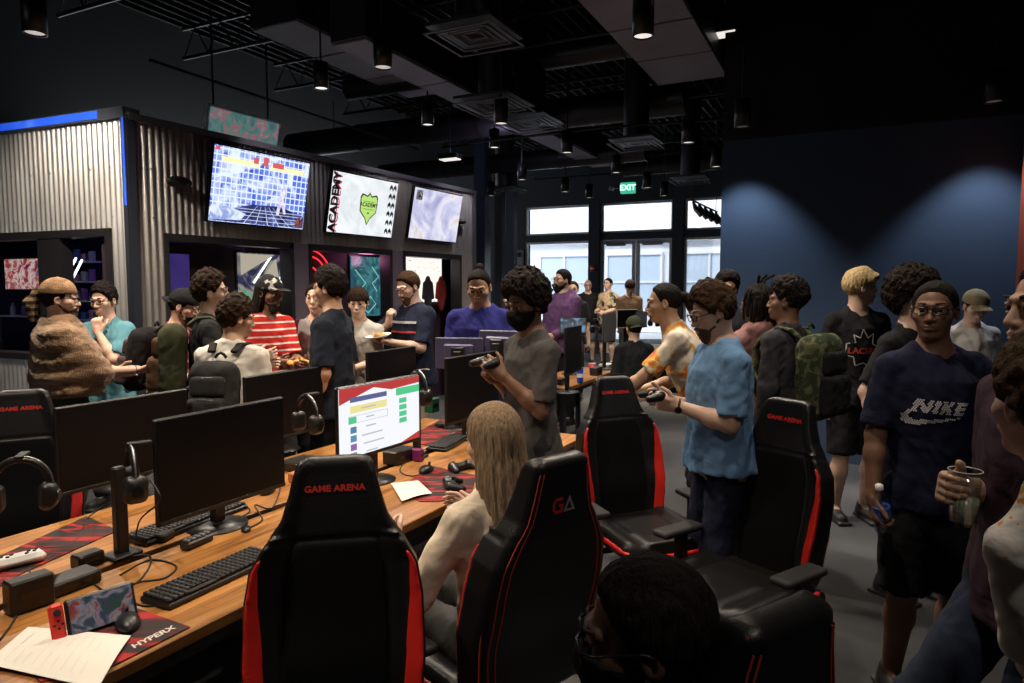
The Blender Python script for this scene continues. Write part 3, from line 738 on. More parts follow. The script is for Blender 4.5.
mb=MB(); slabn(mb,BC,dT,nT,0.1,LT,ZT-.25,ZT-.2,.12,3.0); mb.build('wall_booth_top',M_black,kind='structure')
# emissive strip stands for blue light reflected on the side wall's steel cap
def glowf(nt,b,tc):
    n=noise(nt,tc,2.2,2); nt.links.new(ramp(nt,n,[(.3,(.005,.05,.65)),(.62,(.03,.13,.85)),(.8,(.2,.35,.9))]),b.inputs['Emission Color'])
M_glow=mat('blue_glow',(.02,.08,.6),.4,emit=(.03,.12,1),estr=.85,fn=glowf)
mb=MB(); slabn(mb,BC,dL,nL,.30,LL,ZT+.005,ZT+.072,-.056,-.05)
mb.build('glow_strip',M_glow,label='blue reflected glow added along the top edge of the corrugated side wall',cat='glow strip')
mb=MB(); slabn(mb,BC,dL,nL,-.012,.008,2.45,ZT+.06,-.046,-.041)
mb.build('glow_strip',M_glow,label='short blue glowing vertical strip on the booth corner post',cat='glow strip')
# openings: frames, jambs, back walls
mb=MB(); slab(mb,BC,dT,ops[0][1],ops[1][0],0,2.22,-.01,.1); slab(mb,BC,dT,ops[1][1],ops[2][0],0,2.22,-.01,.1)
mb.build('trim_10',mat('purple_grey_panel',(.16,.13,.17),.45,.3),kind='structure')
mb=MB()
for a,b in ops:
    t=.05; slab(mb,BC,dT,a,a+t,0,2.22,-.02,.16); slab(mb,BC,dT,b-t,b,0,2.22,-.02,.16); slab(mb,BC,dT,a,b,2.16,2.23,-.02,.16)
slabn(mb,BC,dL,nL,wl0,LL,2.19,2.26,-.02,.14); slabn(mb,BC,dL,nL,wl0,LL,1.02,1.08,-.04,.14); slabn(mb,BC,dL,nL,wl0,wl0+.06,1.02,2.26,-.02,.14)
for px in (52,): slabn(mb,BC,dL,nL,ul(63),ul(41),1.02,2.2,-.01,.12)
mb.build('trim_11',M_dark,kind='structure')
M_plum=mat('plum_wall',(.030,.014,.024),.6)
mb=MB()
slab(mb,BC,dT,ops[0][0]-.3,LT-.05,0,2.4,.42,.47)
slab(mb,BC,dT,ops[0][0]-.3,ops[0][0]-.22,0,2.3,.1,.42)
slab(mb,BC,dT,ops[0][0]-.3,LT-.05,2.3,2.4,.1,.42)
mb.build('wall_recess',M_plum,kind='structure')
mb=MB(); slabn(mb,BC,dL,nL,.2,LL,0,3,1.9,1.95); mb.build('wall_booth_back',mat('navy_inner',(.012,.012,.05),.6),kind='structure')
# ---------- screen-like panels inside
def emis(name,fn=None,col=(1,1,1),st=1.0):
    def f(nt,b,tc):
        if fn: fn(nt,b,tc)
        b.inputs['Emission Strength'].default_value=st
    return mat(name,(.01,.01,.01),.3,emit=col,estr=st,fn=f)
def colmix(stops,scale=4,detail=4,sc=None,dist=1.5):
    def f(nt,b,tc):
        nt.links.new(ramp(nt,noise(nt,tc,scale,detail,'Object',sc,dist),stops),b.inputs['Emission Color'])
    return f
def panel_at(name,px0,px1,py0,py1,p0,n,m,thick=.02,label=None,cat=None,frame=None):
    "a thin real panel standing in the plane p0,n whose edges were read off the photograph"
    a=atplane(px0,(py0+py1)/2,p0,n); b=atplane(px1,(py0+py1)/2,p0,n); z1=atplane((px0+px1)/2,py0,p0,n)[2]; z0=atplane((px0+px1)/2,py1,p0,n)[2]
    a[2]=b[2]=0; d=nrm(b-a); L=float(np.linalg.norm(b-a)); root=empty(name,(float(a[0]+b[0])/2,float(a[1]+b[1])/2,z0),math.atan2(d[1],d[0]),label,cat)
    H=z1-z0
    if frame is not None:
        mb=MB(); mb.box((0,.02,H/2),(L+.05,.03,H+.05),.005); mb.build('frame',frame,root)
    mb=MB(); mb.box((0,-.003,H/2),(L,thick,H)); mb.build('display',m,root)
    return root,L,H
nTf=-nT
panel_at('backlit_poster',167,189,254,302,BC+nT*.40,nT,emis('purple_glow',colmix([(.2,(.02,.012,.09)),(.8,(.05,.03,.16))],1.5)),label='dim purple backlit panel in the left booth doorway',cat='poster',frame=M_dark)
r_,L_,H_=panel_at('display_case',238,292,254,302,BC+nT*.40,nT,emis('gameroom',colmix([(.25,(.01,.01,.03)),(.42,(.03,.03,.08)),(.55,(.30,.28,.24)),(.62,(.05,.35,.15)),(.75,(.02,.03,.12))],3,3)),label='lit display with white diagonal tubes behind the capped man in red stripes',cat='display',frame=M_dark)
M_tube=emis('white_tube',None,(.9,.95,1),3); M_cream=emis('cream_light',None,(.8,.72,.55),.55)
mb=MB()
for (x0,z0,x1,z1) in ((-.2,.22,.05,.52),(.12,.12,.27,.5),(.16,.12,.31,.5),(.0,.02,.02,.3)): mb.tube([(x0,-.03,z0*H_/.55),(x1,-.03,z1*H_/.55)],.010,6)
mb.build('light_tube',M_tube,r_)
MB().prism([(-L_*.48,H_*.55),(L_*.12,H_*.98),(-L_*.48,H_*.98)],.01,(0,-.03,0),(1,0,0),(0,0,1),(0,-1,0)).build('cream_wedge',M_cream,r_)
MB().prism([(-L_*.1,H_*.5),(L_*.2,H_*.45),(L_*.15,H_*.9)],.01,(0,-.03,0),(1,0,0),(0,0,1),(0,-1,0)).build('cream_wedge',M_cream,r_)
# red neon rings
M_neon=emis('red_neon',None,(1,.03,.04),1.6)
pc=atplane(311,277,BC+nT*.38,nT)
rt=empty('neon_sign',tuple(float(v) for v in pc),math.atan2(dT[1],dT[0]),'round red neon rings behind the grey booth pillar','neon sign')
for r0 in (.33,.25,.12): MB().tube([(r0*math.cos(a),0,r0*math.sin(a)) for a in np.linspace(0,2*math.pi,40)],.010,6,False).build('ring',M_neon,rt)
def teal(nt,b,tc):
    n=noise(nt,tc,3.5,3,dist=3); nt.links.new(ramp(nt,n,[(.35,(.03,.10,.16)),(.5,(.05,.22,.28)),(.56,(.12,.45,.42)),(.62,(.05,.2,.30)),(.8,(.04,.08,.2))]),b.inputs['Emission Color'])
r_,L_,H_=panel_at('poster_screen',351,384,257,316,BC+nT*.40,nT,emis('teal_poster',teal,st=.55),label='glowing teal poster with pale line drawings in the middle doorway',cat='poster',frame=M_dark)
mb=MB(); M_tl=emis('teal_line',None,(.2,.6,.5),.9)
for pts in (((-.12,.15),(.02,.30),(.10,.18),(-.02,.05),(-.12,.15)),((-.2,.7),(-.05,.5),(-.18,.35)),((.05,.75),(.15,.6),(.05,.5),(.12,.38))):
    mb.tube([(a*L_/.5,-.02,b*H_/.9) for a,b in pts],.008,5)
mb.build('line_art',M_tl,r_)
panel_at('display_wall',405,441,252,302,BC+nT*.40,nT,emis('white_glow',colmix([(.3,(.75,.70,.62)),(.55,(.95,.9,.85)),(.7,(.55,.5,.5))],6,3,(1,1,4)),st=1.2),label='bright white lit shop display in the right doorway',cat='display')
# clothes hanging in front of the bright display
for pxh,colr,lb in ((428,(.02,.02,.03),'black garment hanging in the bright right doorway'),(441,(.25,.02,.02),'dark red garment hanging at the edge of the bright right doorway')):
    p=atplane(pxh,287,BC+nT*.30,nT); F=Field([-.14,-.08,-.42],[.14,.08,.16],.012)
    F.ell((0,0,-.1),(.085,.045,.28),.02); F.cap((-.07,0,.05),(-.11,0,-.16),.035,.03,.03); F.cap((.07,0,.05),(.11,0,-.16),.035,.03,.03); F.cap((0,0,.1),(0,0,.15),.012,.01,.02)
    o=field_mesh(F,'hanging_garment',mat('garm_%d'%pxh,colr,.9),None,1.0); o.location=p; o.rotation_euler=(0,0,math.atan2(dT[1],dT[0])); tag(o,lb,'garment')
# left window interior: screen and lit shelves
def fight(nt,b,tc): nt.links.new(ramp(nt,noise(nt,tc,5,5,dist=2),[(.3,(.05,.02,.12)),(.42,(.45,.06,.04)),(.5,(.8,.7,.7)),(.58,(.5,.1,.06)),(.7,(.12,.12,.3))]),b.inputs['Emission Color'])
panel_at('wall_screen',6,38,259,289,BC+nL*1.2,nL,emis('fight_screen',fight,st=.6),label='small screen with a red and white game picture behind the left booth window',cat='screen',frame=M_dark)
M_shelfw=mat('shelf_white',(.6,.6,.65),.5); 
for k,(x0,x1,y) in enumerate(((8,40,316),(66,96,262),(66,96,282),(66,96,301),(66,96,320))):
    pm=atplane((x0+x1)/2,y,BC+nL*1.55,nL); a=atplane(x0,y,BC+nL*1.55,nL); b=atplane(x1,y,BC+nL*1.55,nL); L=float(np.linalg.norm((b-a)[:2]))
    rt=empty('shelf',tuple(float(v) for v in pm),math.atan2(-dL[1],-dL[0]),['lowest shelf under the small screen behind the booth window','top shelf behind the right pane of the booth window','second shelf behind the right pane of the booth window','third shelf behind the right pane of the booth window','bottom shelf behind the right pane of the booth window'][k],'shelf')
    MB().box((0,0,0),(L,.22,.02)).build('board',M_shelfw,rt)
    nb_=4 if k else 3
    for j in range(nb_):
        x=-L/2+L*(j+.5)/nb_; hh=.09+.03*((j*7+k)%3)
        mb=MB(); 
        if k==0: mb.lathe([(.03,0),(.032,.10),(.014,.13),(.014,.16)],12)
        else: mb.box((0,0,hh/2),(.07,.05,hh),.006)
        o=mb.build('bottle' if k==0 else 'box',mat('goods_%d'%((j+k)%4),[(.5,.5,.6),(.25,.1,.35),(.1,.2,.5),(.6,.3,.4)][(j+k)%4],.5)); 
        dd=-dL; o.location=(float(pm[0]+dd[0]*x),float(pm[1]+dd[1]*x),float(pm[2])+.011); o.rotation_euler=(0,0,math.atan2(dd[1],dd[0]))
        tag(o,'pale bottle on the lowest shelf behind the booth window' if k==0 else 'small coloured box on a lit shelf behind the right pane',('bottle' if k==0 else 'box'),'bottles on the low shelf' if k==0 else 'boxes on the lit shelves')
for k,(x0,y0,x1,y1) in enumerate(((64,282,76,258),(70,284,82,260))):
    a=atplane(x0,y0,BC+nL*1.1,nL); b=atplane(x1,y1,BC+nL*1.1,nL)
    o=MB().tube([a,b],.012,8).build('light_tube',M_tube); tag(o,['left slanted white light tube behind the right booth pane','right slanted white light tube behind the right booth pane'][k],'light tube')
# ------------------------------------------------------------------ wall TVs
def tv(tl,tr,br,bl,m,label):
    a=atplane(bl[0],bl[1],BC-nT*.08,nT); b=atplane(br[0],br[1],BC-nT*.08,nT); zb=(a[2]+b[2])/2
    L=float(np.linalg.norm((b-a)[:2])); H=L*.5625; c=(a+b)/2
    zt=(atplane(tl[0],tl[1],BC-nT*.22,nT)[2]+atplane(tr[0],tr[1],BC-nT*.22,nT)[2])/2
    th=R(11); H=(zt-zb)/math.cos(th)
    root=empty('wall_television',(float(c[0]),float(c[1]),float(zb)),math.atan2(dT[1],dT[0]),label,'television')
    rot=Matrix.Rotation(th,3,'X')   # top leans out (-y is towards the room)
    def P(x,y,z): v=rot@Vector((x,y,z)); return v
    mb=MB(); mb.box(P(0,.025,H/2),(L+.02,.05,H+.02),.006,rot); mb.build('housing',M_glossbl,root)
    mb=MB(); mb.box(P(0,-.002,H/2),(L-.012,.006,H-.012),0,rot); mb.build('display',m,root)
    mb=MB(); mb.box((0,.06,H*.45),(.3,.10,.2)); mb.build('wall_bracket',M_dark,root)
    return root,L,H,P
def tv1f(nt,b,tc):
    sx=nt.nodes.new('ShaderNodeMapping'); nt.links.new(tc.outputs['Object'],sx.inputs['Vector']); sx.inputs['Rotation'].default_value=(R(90),0,0)
    br=nt.nodes.new('ShaderNodeTexBrick'); br.inputs['Scale'].default_value=5.5; br.inputs['Color1'].default_value=(.02,.05,.50,1); br.inputs['Color2'].default_value=(.15,.25,.8,1); br.inputs['Mortar'].default_value=(.75,.85,1,1); br.inputs['Mortar Size'].default_value=.035; br.offset=0; br.inputs['Row Height'].default_value=.35; br.inputs['Brick Width'].default_value=.35
    nt.links.new(sx.outputs[0],br.inputs['Vector'])
    n=noise(nt,tc,5,4,dist=1); mx=nt.nodes.new('ShaderNodeMixRGB'); mx.blend_type='MIX'
    nt.links.new(ramp(nt,n,[(.45,(0,0,0)),(.62,(1,1,1))]),mx.inputs[0]); nt.links.new(br.outputs['Color'],mx.inputs[1]); mx.inputs[2].default_value=(.75,.85,1,1)
    nt.links.new(mx.outputs[0],b.inputs['Emission Color'])
r1,L,H,P=tv((215,143),(308,163),(302.5,230),(207.5,220.5),emis('tv_fight',tv1f,st=1.15),'leftmost wall television showing a blue and white fighting game')
def emesh(name,polys,m,root,P,off=-.008):
    mb=MB()
    for poly in polys: mb._add([tuple(P(x,off,z)) for x,z in poly],[tuple(range(len(poly)))])
    return mb.build(name,m,root)
def rect(x0,x1,z0,z1,sk=0): return [(x0,z0),(x1,z0),(x1+sk,z1),(x0+sk,z1)]
emesh('ground_picture',[[(-L*.49,.02*H),(L*.49,.02*H),(L*.49,.20*H),(L*.2,.30*H),(-L*.1,.28*H),(-L*.49,.12*H)]],emis('tv_ground',colmix([(.4,(.01,.015,.07)),(.6,(.08,.09,.35)),(.7,(.4,.5,.9))],8,5)),r1,P)
emesh('ground_lines',[[(x0,.02*H),(x0+.012,.02*H),(x1+.004,.27*H),(x1,.27*H)] for x0,x1 in ((-.2,-.05),(-.05,.0),(.1,.05),(.25,.1),(.4,.15))]+[rect(-L*.3,L*.47,z*H,z*H+.006) for z in(.06,.12,.17,.21)],emis('tv_line',None,(.7,.8,1),1),r1,P,-.010)
emesh('snow_picture',[[(-L*.49,.03*H),(-L*.2,.05*H),(-L*.15,.14*H),(-L*.3,.22*H),(-L*.49,.22*H)]],emis('tv_snow',colmix([(.4,(.3,.4,.8)),(.6,(.8,.9,1))],9,5)),r1,P,-.011)
emesh('health_bar',[rect(-L*.42,-L*.05,.80*H,.86*H,-.02),rect(L*.05,L*.42,.80*H,.86*H,.02)],emis('tv_yellow',None,(1,.85,.45),1.2),r1,P,-.010)
for q_ in (rect(-L*.12,-L*.07,.84*H,.92*H),rect(-L*.02,L*.03,.83*H,.95*H),rect(L*.08,L*.2,.83*H,.90*H),rect(-L*.49,-L*.45,.93*H,.98*H)): emesh('portrait',[q_],emis('tv_red',None,(.75,.12,.12),1),r1,P,-.012)
emesh('fighter',[[(.20,.18*H),(.24,.18*H),(.26,.34*H),(.30,.20*H),(.33,.20*H),(.29,.42*H),(.31,.56*H),(.27,.62*H),(.24,.55*H),(.22,.40*H)]],emis('tv_fighter',colmix([(.4,(.6,.5,.8)),(.6,(.9,.9,1))],20,3)),r1,P,-.012)
emesh('fighter',[[(.46,.04*H),(.56,.04*H),(.57,.12*H),(.53,.20*H),(.49,.12*H)]],emis('tv_dark',colmix([(.45,(.05,.02,.04)),(.6,(.4,.1,.05))],20,3)),r1,P,-.012)
r2,L,H,P=tv((333.6,169.6),(397,183),(391,238),(326,232),emis('tv_white',colmix([(.35,(.72,.76,.80)),(.6,(.90,.94,.96))],3,3),st=1.05),'middle wall television with a white academy screen and green shield')
def etext(root,P,txt,size,x,z,m,rot=0,off=-.010,name='lettering',bold=.01):
    V,Fc=text_verts(txt,size,bold); c_,s_=math.cos(R(rot)),math.sin(R(rot)); mb=MB()
    mb._add([tuple(P(x+v[0]*c_-v[1]*s_,off,z+v[0]*s_+v[1]*c_)) for v in V],Fc); return mb.build(name,m,root)
M_tk=emis('tv_black',None,(.01,.01,.015),.2); M_tr=emis('tv_redtext',None,(.55,.05,.10),.9)
etext(r2,P,'ACADEMY',.150,-L*.440,H*.5,M_tk,90,bold=.008); etext(r2,P,'ACADEMY',.150,-L*.410,H*.5,M_tr,90,-.0085,bold=.002)
M_tg=emis('tv_green',None,(.50,.80,.20),1)
sh=[(-.16,.13),(-.13,.17),(-.04,.15),(0,.19),(.04,.15),(.13,.17),(.16,.13),(.15,-.04),(.05,-.12),(0,-.20),(-.05,-.12),(-.15,-.04)]
emesh('shield_border',[[(x*1.0+L*.06,z*1.05+H*.47) for x,z in sh]],M_tk,r2,P,-.008)
emesh('shield',[[(x*.90+L*.06,z*.93+H*.47) for x,z in sh]],M_tg,r2,P,-.010)
etext(r2,P,'ACADEMY',.068,L*.06,H*.53,M_tk,0,-.012,bold=.002)
emesh('shield_mark',[rect(L*.06-.10,L*.06+.10,H*.585,H*.592),rect(L*.06-.10,L*.06+.10,H*.455,H*.462),[(L*.06-.02,H*.38),(L*.06+.02,H*.38),(L*.06,H*.42)]],M_tk,r2,P,-.012)
ch=[]
for i in range(6):
    z=H*(.06+.155*i)
    for x in (L*.385,L*.445): ch.append([(x-.03,z),(x,z+.035),(x+.03,z),(x+.03,z+.05),(x,z+.085),(x-.03,z+.05)])
emesh('chevron',ch,M_tk,r2,P,-.010)
def tv3(nt,b,tc): nt.links.new(ramp(nt,noise(nt,tc,2.2,5,dist=1.2),[(.30,(.35,.36,.60)),(.45,(.62,.62,.85)),(.55,(.85,.85,.95)),(.66,(.70,.55,.45)),(.75,(.5,.45,.6))]),b.inputs['Emission Color'])
r3,L,H,P=tv((415,186.6),(460,195),(455.5,242.7),(408,238),emis('tv_pale',tv3,st=1.0),'rightmost wall television with a pale lilac game picture')
emesh('corner_portrait',[rect(-L*.46,-L*.34,.76*H,.95*H)],emis('tv_dark2',colmix([(.45,(.03,.03,.04)),(.6,(.4,.35,.35))],20,3)),r3,P)
# small slanted screen high above the booth
p=at(245,130,8.6); rt=empty('hanging_screen',tuple(float(v) for v in p),math.atan2(dT[1],dT[0]),'slanted hanging screen above the booth roof behind the left television','screen')
rot=Matrix.Rotation(R(12),3,'X')
MB().box((0,.03,0),(1.08,.05,.42),.008,rot).build('housing',M_white,rt)
MB().box((0,-.003,0),(1.0,.02,.34),0,rot).build('display',emis('hang_pic',colmix([(.35,(.10,.16,.20)),(.5,(.10,.30,.26)),(.6,(.45,.15,.2)),(.7,(.3,.35,.4))],6,4),st=.6),rt)
MB().tube([(-.4,.05,.2),(-.4,.05,1.6)],.012).tube([(.4,.05,.2),(.4,.05,1.6)],.012).build('hanger',M_dark,rt)
# projector-like dark fixture on booth wall, speakers
for px,py,lb in ((179,182,'small dark oval speaker on the corrugated wall left of the televisions'),(462,222,'small dark camera on the booth wall right of the last television')):
    p=atplane(px,py,BC-nT*.07,nT); k=1 if px<200 else .6
    rt=empty('wall_speaker',tuple(float(v) for v in p),math.atan2(dT[1],dT[0]),lb,'speaker' if px<200 else 'camera')
    if px>200: rt.name='security_camera'
    F=Field([-.2,-.1,-.1],[.2,.1,.1],.01); F.ell((0,0,0),(.13*k,.06,.045*k+.01)); field_mesh(F,'casing',M_plastic,rt,1.0)
    MB().box((0,.05,0),(.05,.05,.05)).build('bracket',M_dark,rt)
# ------------------------------------------------------------------ ceiling equipment
M_duct=mat('duct_grey_board',(.21,.20,.24),.7,bump=.1,bscale=30,var=.1,vscale=2); M_ductb=mat('duct_black',(.016,.016,.018),.4)
M_pipe=mat('pipe_black',(.008,.008,.009),.45)
def onz(px,py,z): return atz(px,py,z)
def duct(px0,py0,px1,py1,w,z,h,label,panels=3,flip=1):
    "box duct along the room axis: left edge of the underside runs through the two image points"
    a=onz(px0,py0,z); b=onz(px1,py1,z); L=float((b-a)@A2); b=a+A2*L
    d=A2; n=np.array([d[1],-d[0],0])
    rt=empty('ceiling_duct',(float(a[0]),float(a[1]),z),math.atan2(d[1],d[0]),label,'duct')
    MB().box((L/2,-w/2,h/2+.012),(L,w,h),.01).build('casing',M_ductb,rt)
    for i in range(panels):
        MB().box((L*(i+.5)/panels,-w/2,0),(L/panels-.035,w-.02,.02),.004).build('underside_panel',M_duct,rt)
    return rt
duct(520,-60,636,88,.80,4.1,.55,'wide square duct with grey underside panels hanging above the room centre',4)
duct(330,45,609,166,.42,4.0,.45,'long narrow duct with grey underside running towards the windows',5)
duct(250,30,420,96,.65,4.45,.4,'dim shallow duct with grey underside above the televisions',3)
def rduct(px,py,z,r,u0,u1,label):
    c=onz(px,py,z); rt=empty('round_duct',tuple(float(v) for v in c),math.atan2(dB[1],dB[0]),label,'duct')
    mb=MB(); mb.tube([(u0,0,r),(u1,0,r)],r,28); mb.build('pipe',M_ductb,rt)
    for u in np.arange(u0+.4,u1,1.2): MB().lathe([(r+.012,-.02),(r+.012,.02)],24).build('seam_ring',M_pipe,rt).location=(u,0,r); 
    for ch in rt.children:
        if ch.name.startswith('seam'): ch.rotation_euler=(0,R(90),0)
    for u in (u0+1,u1-1): MB().tube([(u,0,2*r),(u,0,5-z)],.008,6).build('hanger',M_pipe,rt)
rduct(540,131,4.1,.22,-5,2.2,'thick black round duct crossing in front of the narrow duct')
rduct(560,168,3.9,.18,-4,1.6,'black round duct crossing near the window side')
rduct(560,68,4.35,.14,-3.2,1.4,'black round duct crossing above the wide duct end')
rduct(780,165,4.0,.16,-3.0,0,'short black round duct at the left of the dark wall')
# open web joists / deck ribs
for k,Y in enumerate(np.arange(4.5,17,1.5)):
    c=np.array([.495*0,0,0])+A2*Y; c=c+B2*-.5
    mb=MB(); L=13
    for z in (4.55,4.9): mb.tube([tuple(c+B2*-5+UP*z),tuple(c+B2*8+UP*z)],.022,6)
    for i in range(30):
        u=-5+i*.433; mb.tube([tuple(c+B2*u+UP*4.55),tuple(c+B2*(u+.2165)+UP*4.9),tuple(c+B2*(u+.433)+UP*4.55)],.010,5)
    o=mb.build('ceiling_joist',M_pipe); tag(o,'black open web steel joist under the black ceiling','joist','open web ceiling joists')
mb=MB()
for u in np.arange(-6,7,.16): 
    p0=np.array([0,1.5,4.985])+B2*u*1.0; mb.tube([tuple(p0+A2*-1),tuple(p0+A2*17)],.02,5)
mb.build('ceiling_ribs',M_pipe,kind='structure')
def conduit(pts,label):
    o=MB().tube([tuple(onz(*q)) for q in pts],.018,8).build('conduit',M_pipe); tag(o,label,'conduit')
conduit([(740,118,3.8),(600,128,3.8),(470,143,3.8)],'thin horizontal conduit just above the exit sign')
conduit([(330,20,4.4),(470,110,4.4)],'thin conduit running diagonally above the middle television')
conduit([(150,60,4.2),(420,150,4.2)],'thin conduit above the booth roof')
# square air diffusers with drop boxes
def diffuser(px,py,z,w,label,drop=True):
    c=onz(px,py,z); rt=empty('air_diffuser',tuple(float(v) for v in c),-R(26.3),label,'air vent')
    mb=MB()
    for k in range(4):
        s=w/2*(1-.24*k); t=.022
        for a in(-1,1): mb.box((a*(s-t/2),0,.012*k),(t,2*s,.012)); mb.box((0,a*(s-t/2),.012*k),(2*s,t,.012))
    mb.build('louvre',mat('vent_grey',(.10,.10,.11),.45),rt)
    MB().box((0,0,.07),(w*.96,w*.96,.03)).build('plenum',M_ductb,rt)
    if drop: MB().tube([(0,0,.08),(0,0,5-z)],w*.27,20).build('drop_duct',M_ductb,rt)
for a in ((475,40,3.75,.62,'square air vent nearest the camera above the middle television'),(495,108,3.7,.70,'left of the two square vents with a pale rim in the ceiling centre'),(530,126,3.7,.70,'right of the two square vents with a pale rim in the ceiling centre'),(636,146,3.6,.62,'square vent hanging right of the narrow duct'),(690,182,3.5,.60,'flat square vent hanging beside the dark wall near the windows'),(505,192,3.6,.7,'square vent hanging left of the windows by the blue column')): diffuser(*a)
# cylinder pendant lamps
LAMP_SPOTS=[]
def pendant(px,py,label,z=3.45,r=.075,hh=.26,lens=1.6,power=0,warm=(1,.86,.70),size=135):
    c=onz(px,py,z) if label else np.array([px,py,z],float)
    pendant_at(c,label or 'black cylinder ceiling lamp above the camera side of the room',r,hh,lens,power,warm,size)
def pendant_at(c,label,r=.075,hh=.26,lens=1.6,power=0,warm=(1,.86,.70),size=95,blend=.6,aim=None,sr=.05):
    rt=empty('pendant_lamp',tuple(float(v) for v in c),0,label,'ceiling lamp')
    mb=MB(); mb.lathe([(r*.86,.06),(r*.86,.0),(r,.0),(r,hh),(r*.3,hh+.01),(.012,hh+.02)],24); mb.build('housing',M_plastic,rt)
    MB().lathe([(.001,.012),(r*.84,.012),(r*.84,.03)],20).build('lens',mat('lamp_lens_%d'%int(lens*10),(.8,.8,.8),.3,emit=(1,.92,.85),estr=lens),rt)
    MB().tube([(0,0,hh),(0,0,5-float(c[2]))],.010,8).build('rod',M_plastic,rt)
    if power:
        l=bpy.data.lights.new('lamp_light','SPOT'); l.energy=power; l.color=warm; l.spot_size=R(size); l.spot_blend=blend; l.shadow_soft_size=sr
        o=bpy.data.objects.new('lamp_light',l); C.objects.link(o); o.parent=rt; o.location=(0,0,-.02)
        if aim is not None:
            d=Vector([float(v) for v in aim])-Vector([float(v) for v in c]); o.rotation_euler=d.to_track_quat('-Z','Y').to_euler()
for a in ((35,34,'pendant lamp at the top left corner',.5,230),(383,68,'pendant lamp above the middle television',.55,260),(643,37,'pendant lamp below the wide duct at the top centre right',.9,200),
    (567,153,'pendant lamp in front of the narrow duct end',.8,150),(616,173,'pendant lamp just left of the exit sign under the narrow duct',.8,90),(522,180,'pendant lamp above the blue column',.8,0),(565,192,'pendant lamp above the left transom window',.8,70),
    (589,198,'lowest pendant lamp between the left and middle transom windows',.8,260),(647,188,'pendant lamp just right of the exit sign',.7,120),(664,196,'pendant lamp above the middle transom window',.8,260),(716,167,'pendant lamp against the edge of the dark wall',.8,0),
    (688,143,'pendant lamp above the track lights',.8,80),(501,124,'pendant lamp hanging beside the square vents',.8,120),(491,196,'pendant lamp in front of the blue column',.7,0)):
    pendant(a[0],a[1],a[2],lens=a[3],power=a[4])
for (px,py,lb) in ((450,160,'flat lamp pair above the right television'),(721,36,'bright flat ceiling light beside the top edge of the dark wall')):
    p=onz(px,py,3.7 if px<500 else 4.3); rt=empty('ceiling_light',tuple(float(v) for v in p),-R(26.3),lb,'ceiling light')
    MB().box((0,0,.05),(.34,.2,.07),.01).build('housing',M_plastic,rt); MB().box((0,0,.01),(.30,.16,.02)).build('diffuser',mat('lamp_lens_9',(.8,.8,.8),.3,emit=(1,.92,.85),estr=.9),rt)
    MB().tube([(0,0,.08),(0,0,5-float(p[2]))],.01,8).build('rod',M_plastic,rt)
# exit sign
p=at(628,188,15.2); rt=empty('exit_sign',tuple(float(v) for v in p),-R(20),'lit green exit sign hanging above the glass doors','exit sign')
MB().box((0,0,0),(.33,.06,.24),.01).build('housing',mat('exit_green',(.02,.3,.18),.4,emit=(.05,.55,.33),estr=.9),rt)
mb=MB(); text_on(mb,'EXIT',.17,(0,-.035,0),(1,0,0),(0,0,1),bold=.006); mb.build('lettering',mat('exit_white',(.8,.9,.85),.4,emit=(.75,1,.9),estr=1.2),rt)
for x in(-.36,.36): MB().lathe([(.001,-.05),(.05,-.04),(.06,.0),(.04,.05)],14,(x,-.03,0)).build('emergency_lamp',mat('grey_pl',(.35,.35,.36),.4),rt)
MB().box((0,0,.02),(.75,.03,.03)).build('bar',M_dark,rt); MB().tube([(0,0,.1),(0,0,5-float(p[2]))],.01,6).build('rod',M_dark,rt)
# track with spotlights in front of the right window
p=at(702,212,13.5); q=at(691,204,13.0); e=at(717,216,13.9)
rt=empty('track_light',tuple(float(v) for v in q),0,'rail of five black spotlights hanging in front of the right window','track light')
v=(e-q); MB().tube([(0,0,.08),tuple(v+UP*.08)],.018,8).build('rail',M_plastic,rt)
for i in range(5):
    b=v*(i+.3)/4.6; MB().tube([tuple(b+UP*.06),tuple(b+np.array([.05,-.05,-.08])),tuple(b+np.array([.14,-.12,-.2]))],[.02,.055,.06],12).build('spotlight_head',M_plastic,rt)
for b in (v*.05,v*.95): MB().tube([tuple(b+UP*.08),tuple(b+UP*(5-float(q[2])))],.008,6).build('rod',M_plastic,rt)
# fire alarm, cabinet on the wall
p=PW+dB*uw(594.5)-nWin*.15; rt=empty('fire_alarm',(float(p[0]),float(p[1]),at(594,268,17.6)[2]),-R(26.3),'small red fire alarm on the column left of the glass doors','fire alarm')
MB().box((0,0,0),(.13,.06,.17),.01).build('casing',mat('alarm_red',(.6,.02,.02),.4,emit=(.6,.02,.02),estr=0),rt); MB().box((0,-.035,0),(.09,.02,.04)).build('strobe',M_white,rt)
p=PW+dB*uw(520)-nWin*.1; rt=empty('wall_box',(float(p[0]),float(p[1]),at(520,257,18.5)[2]),-R(26.3),'grey control box on the wall left of the windows','control box')
MB().box((0,0,0),(.28,.12,.42),.01).build('casing',mat('grey_pl',(.35,.35,.36),.4),rt); MB().box((0,-.07,.08),(.2,.02,.12)).build('panel',M_plastic,rt)
# ------------------------------------------------------------------ light sources
def spot(c,aim,power,size,blend=.7,col=(1,.88,.74),sr=.06,lens=1.2,label='black cylinder ceiling lamp just outside the picture'):
    pendant_at(np.array(c,float),label,lens=lens,power=power,warm=col,size=size,aim=aim,blend=blend,sr=sr)
def point(name,c,power,col,r=.1):
    l=bpy.data.lights.new(name,'POINT'); l.energy=power; l.color=col; l.shadow_soft_size=r; o=bpy.data.objects.new(name,l); o.location=[float(v) for v in c]; C.objects.link(o)
WARM=(1,.84,.66)
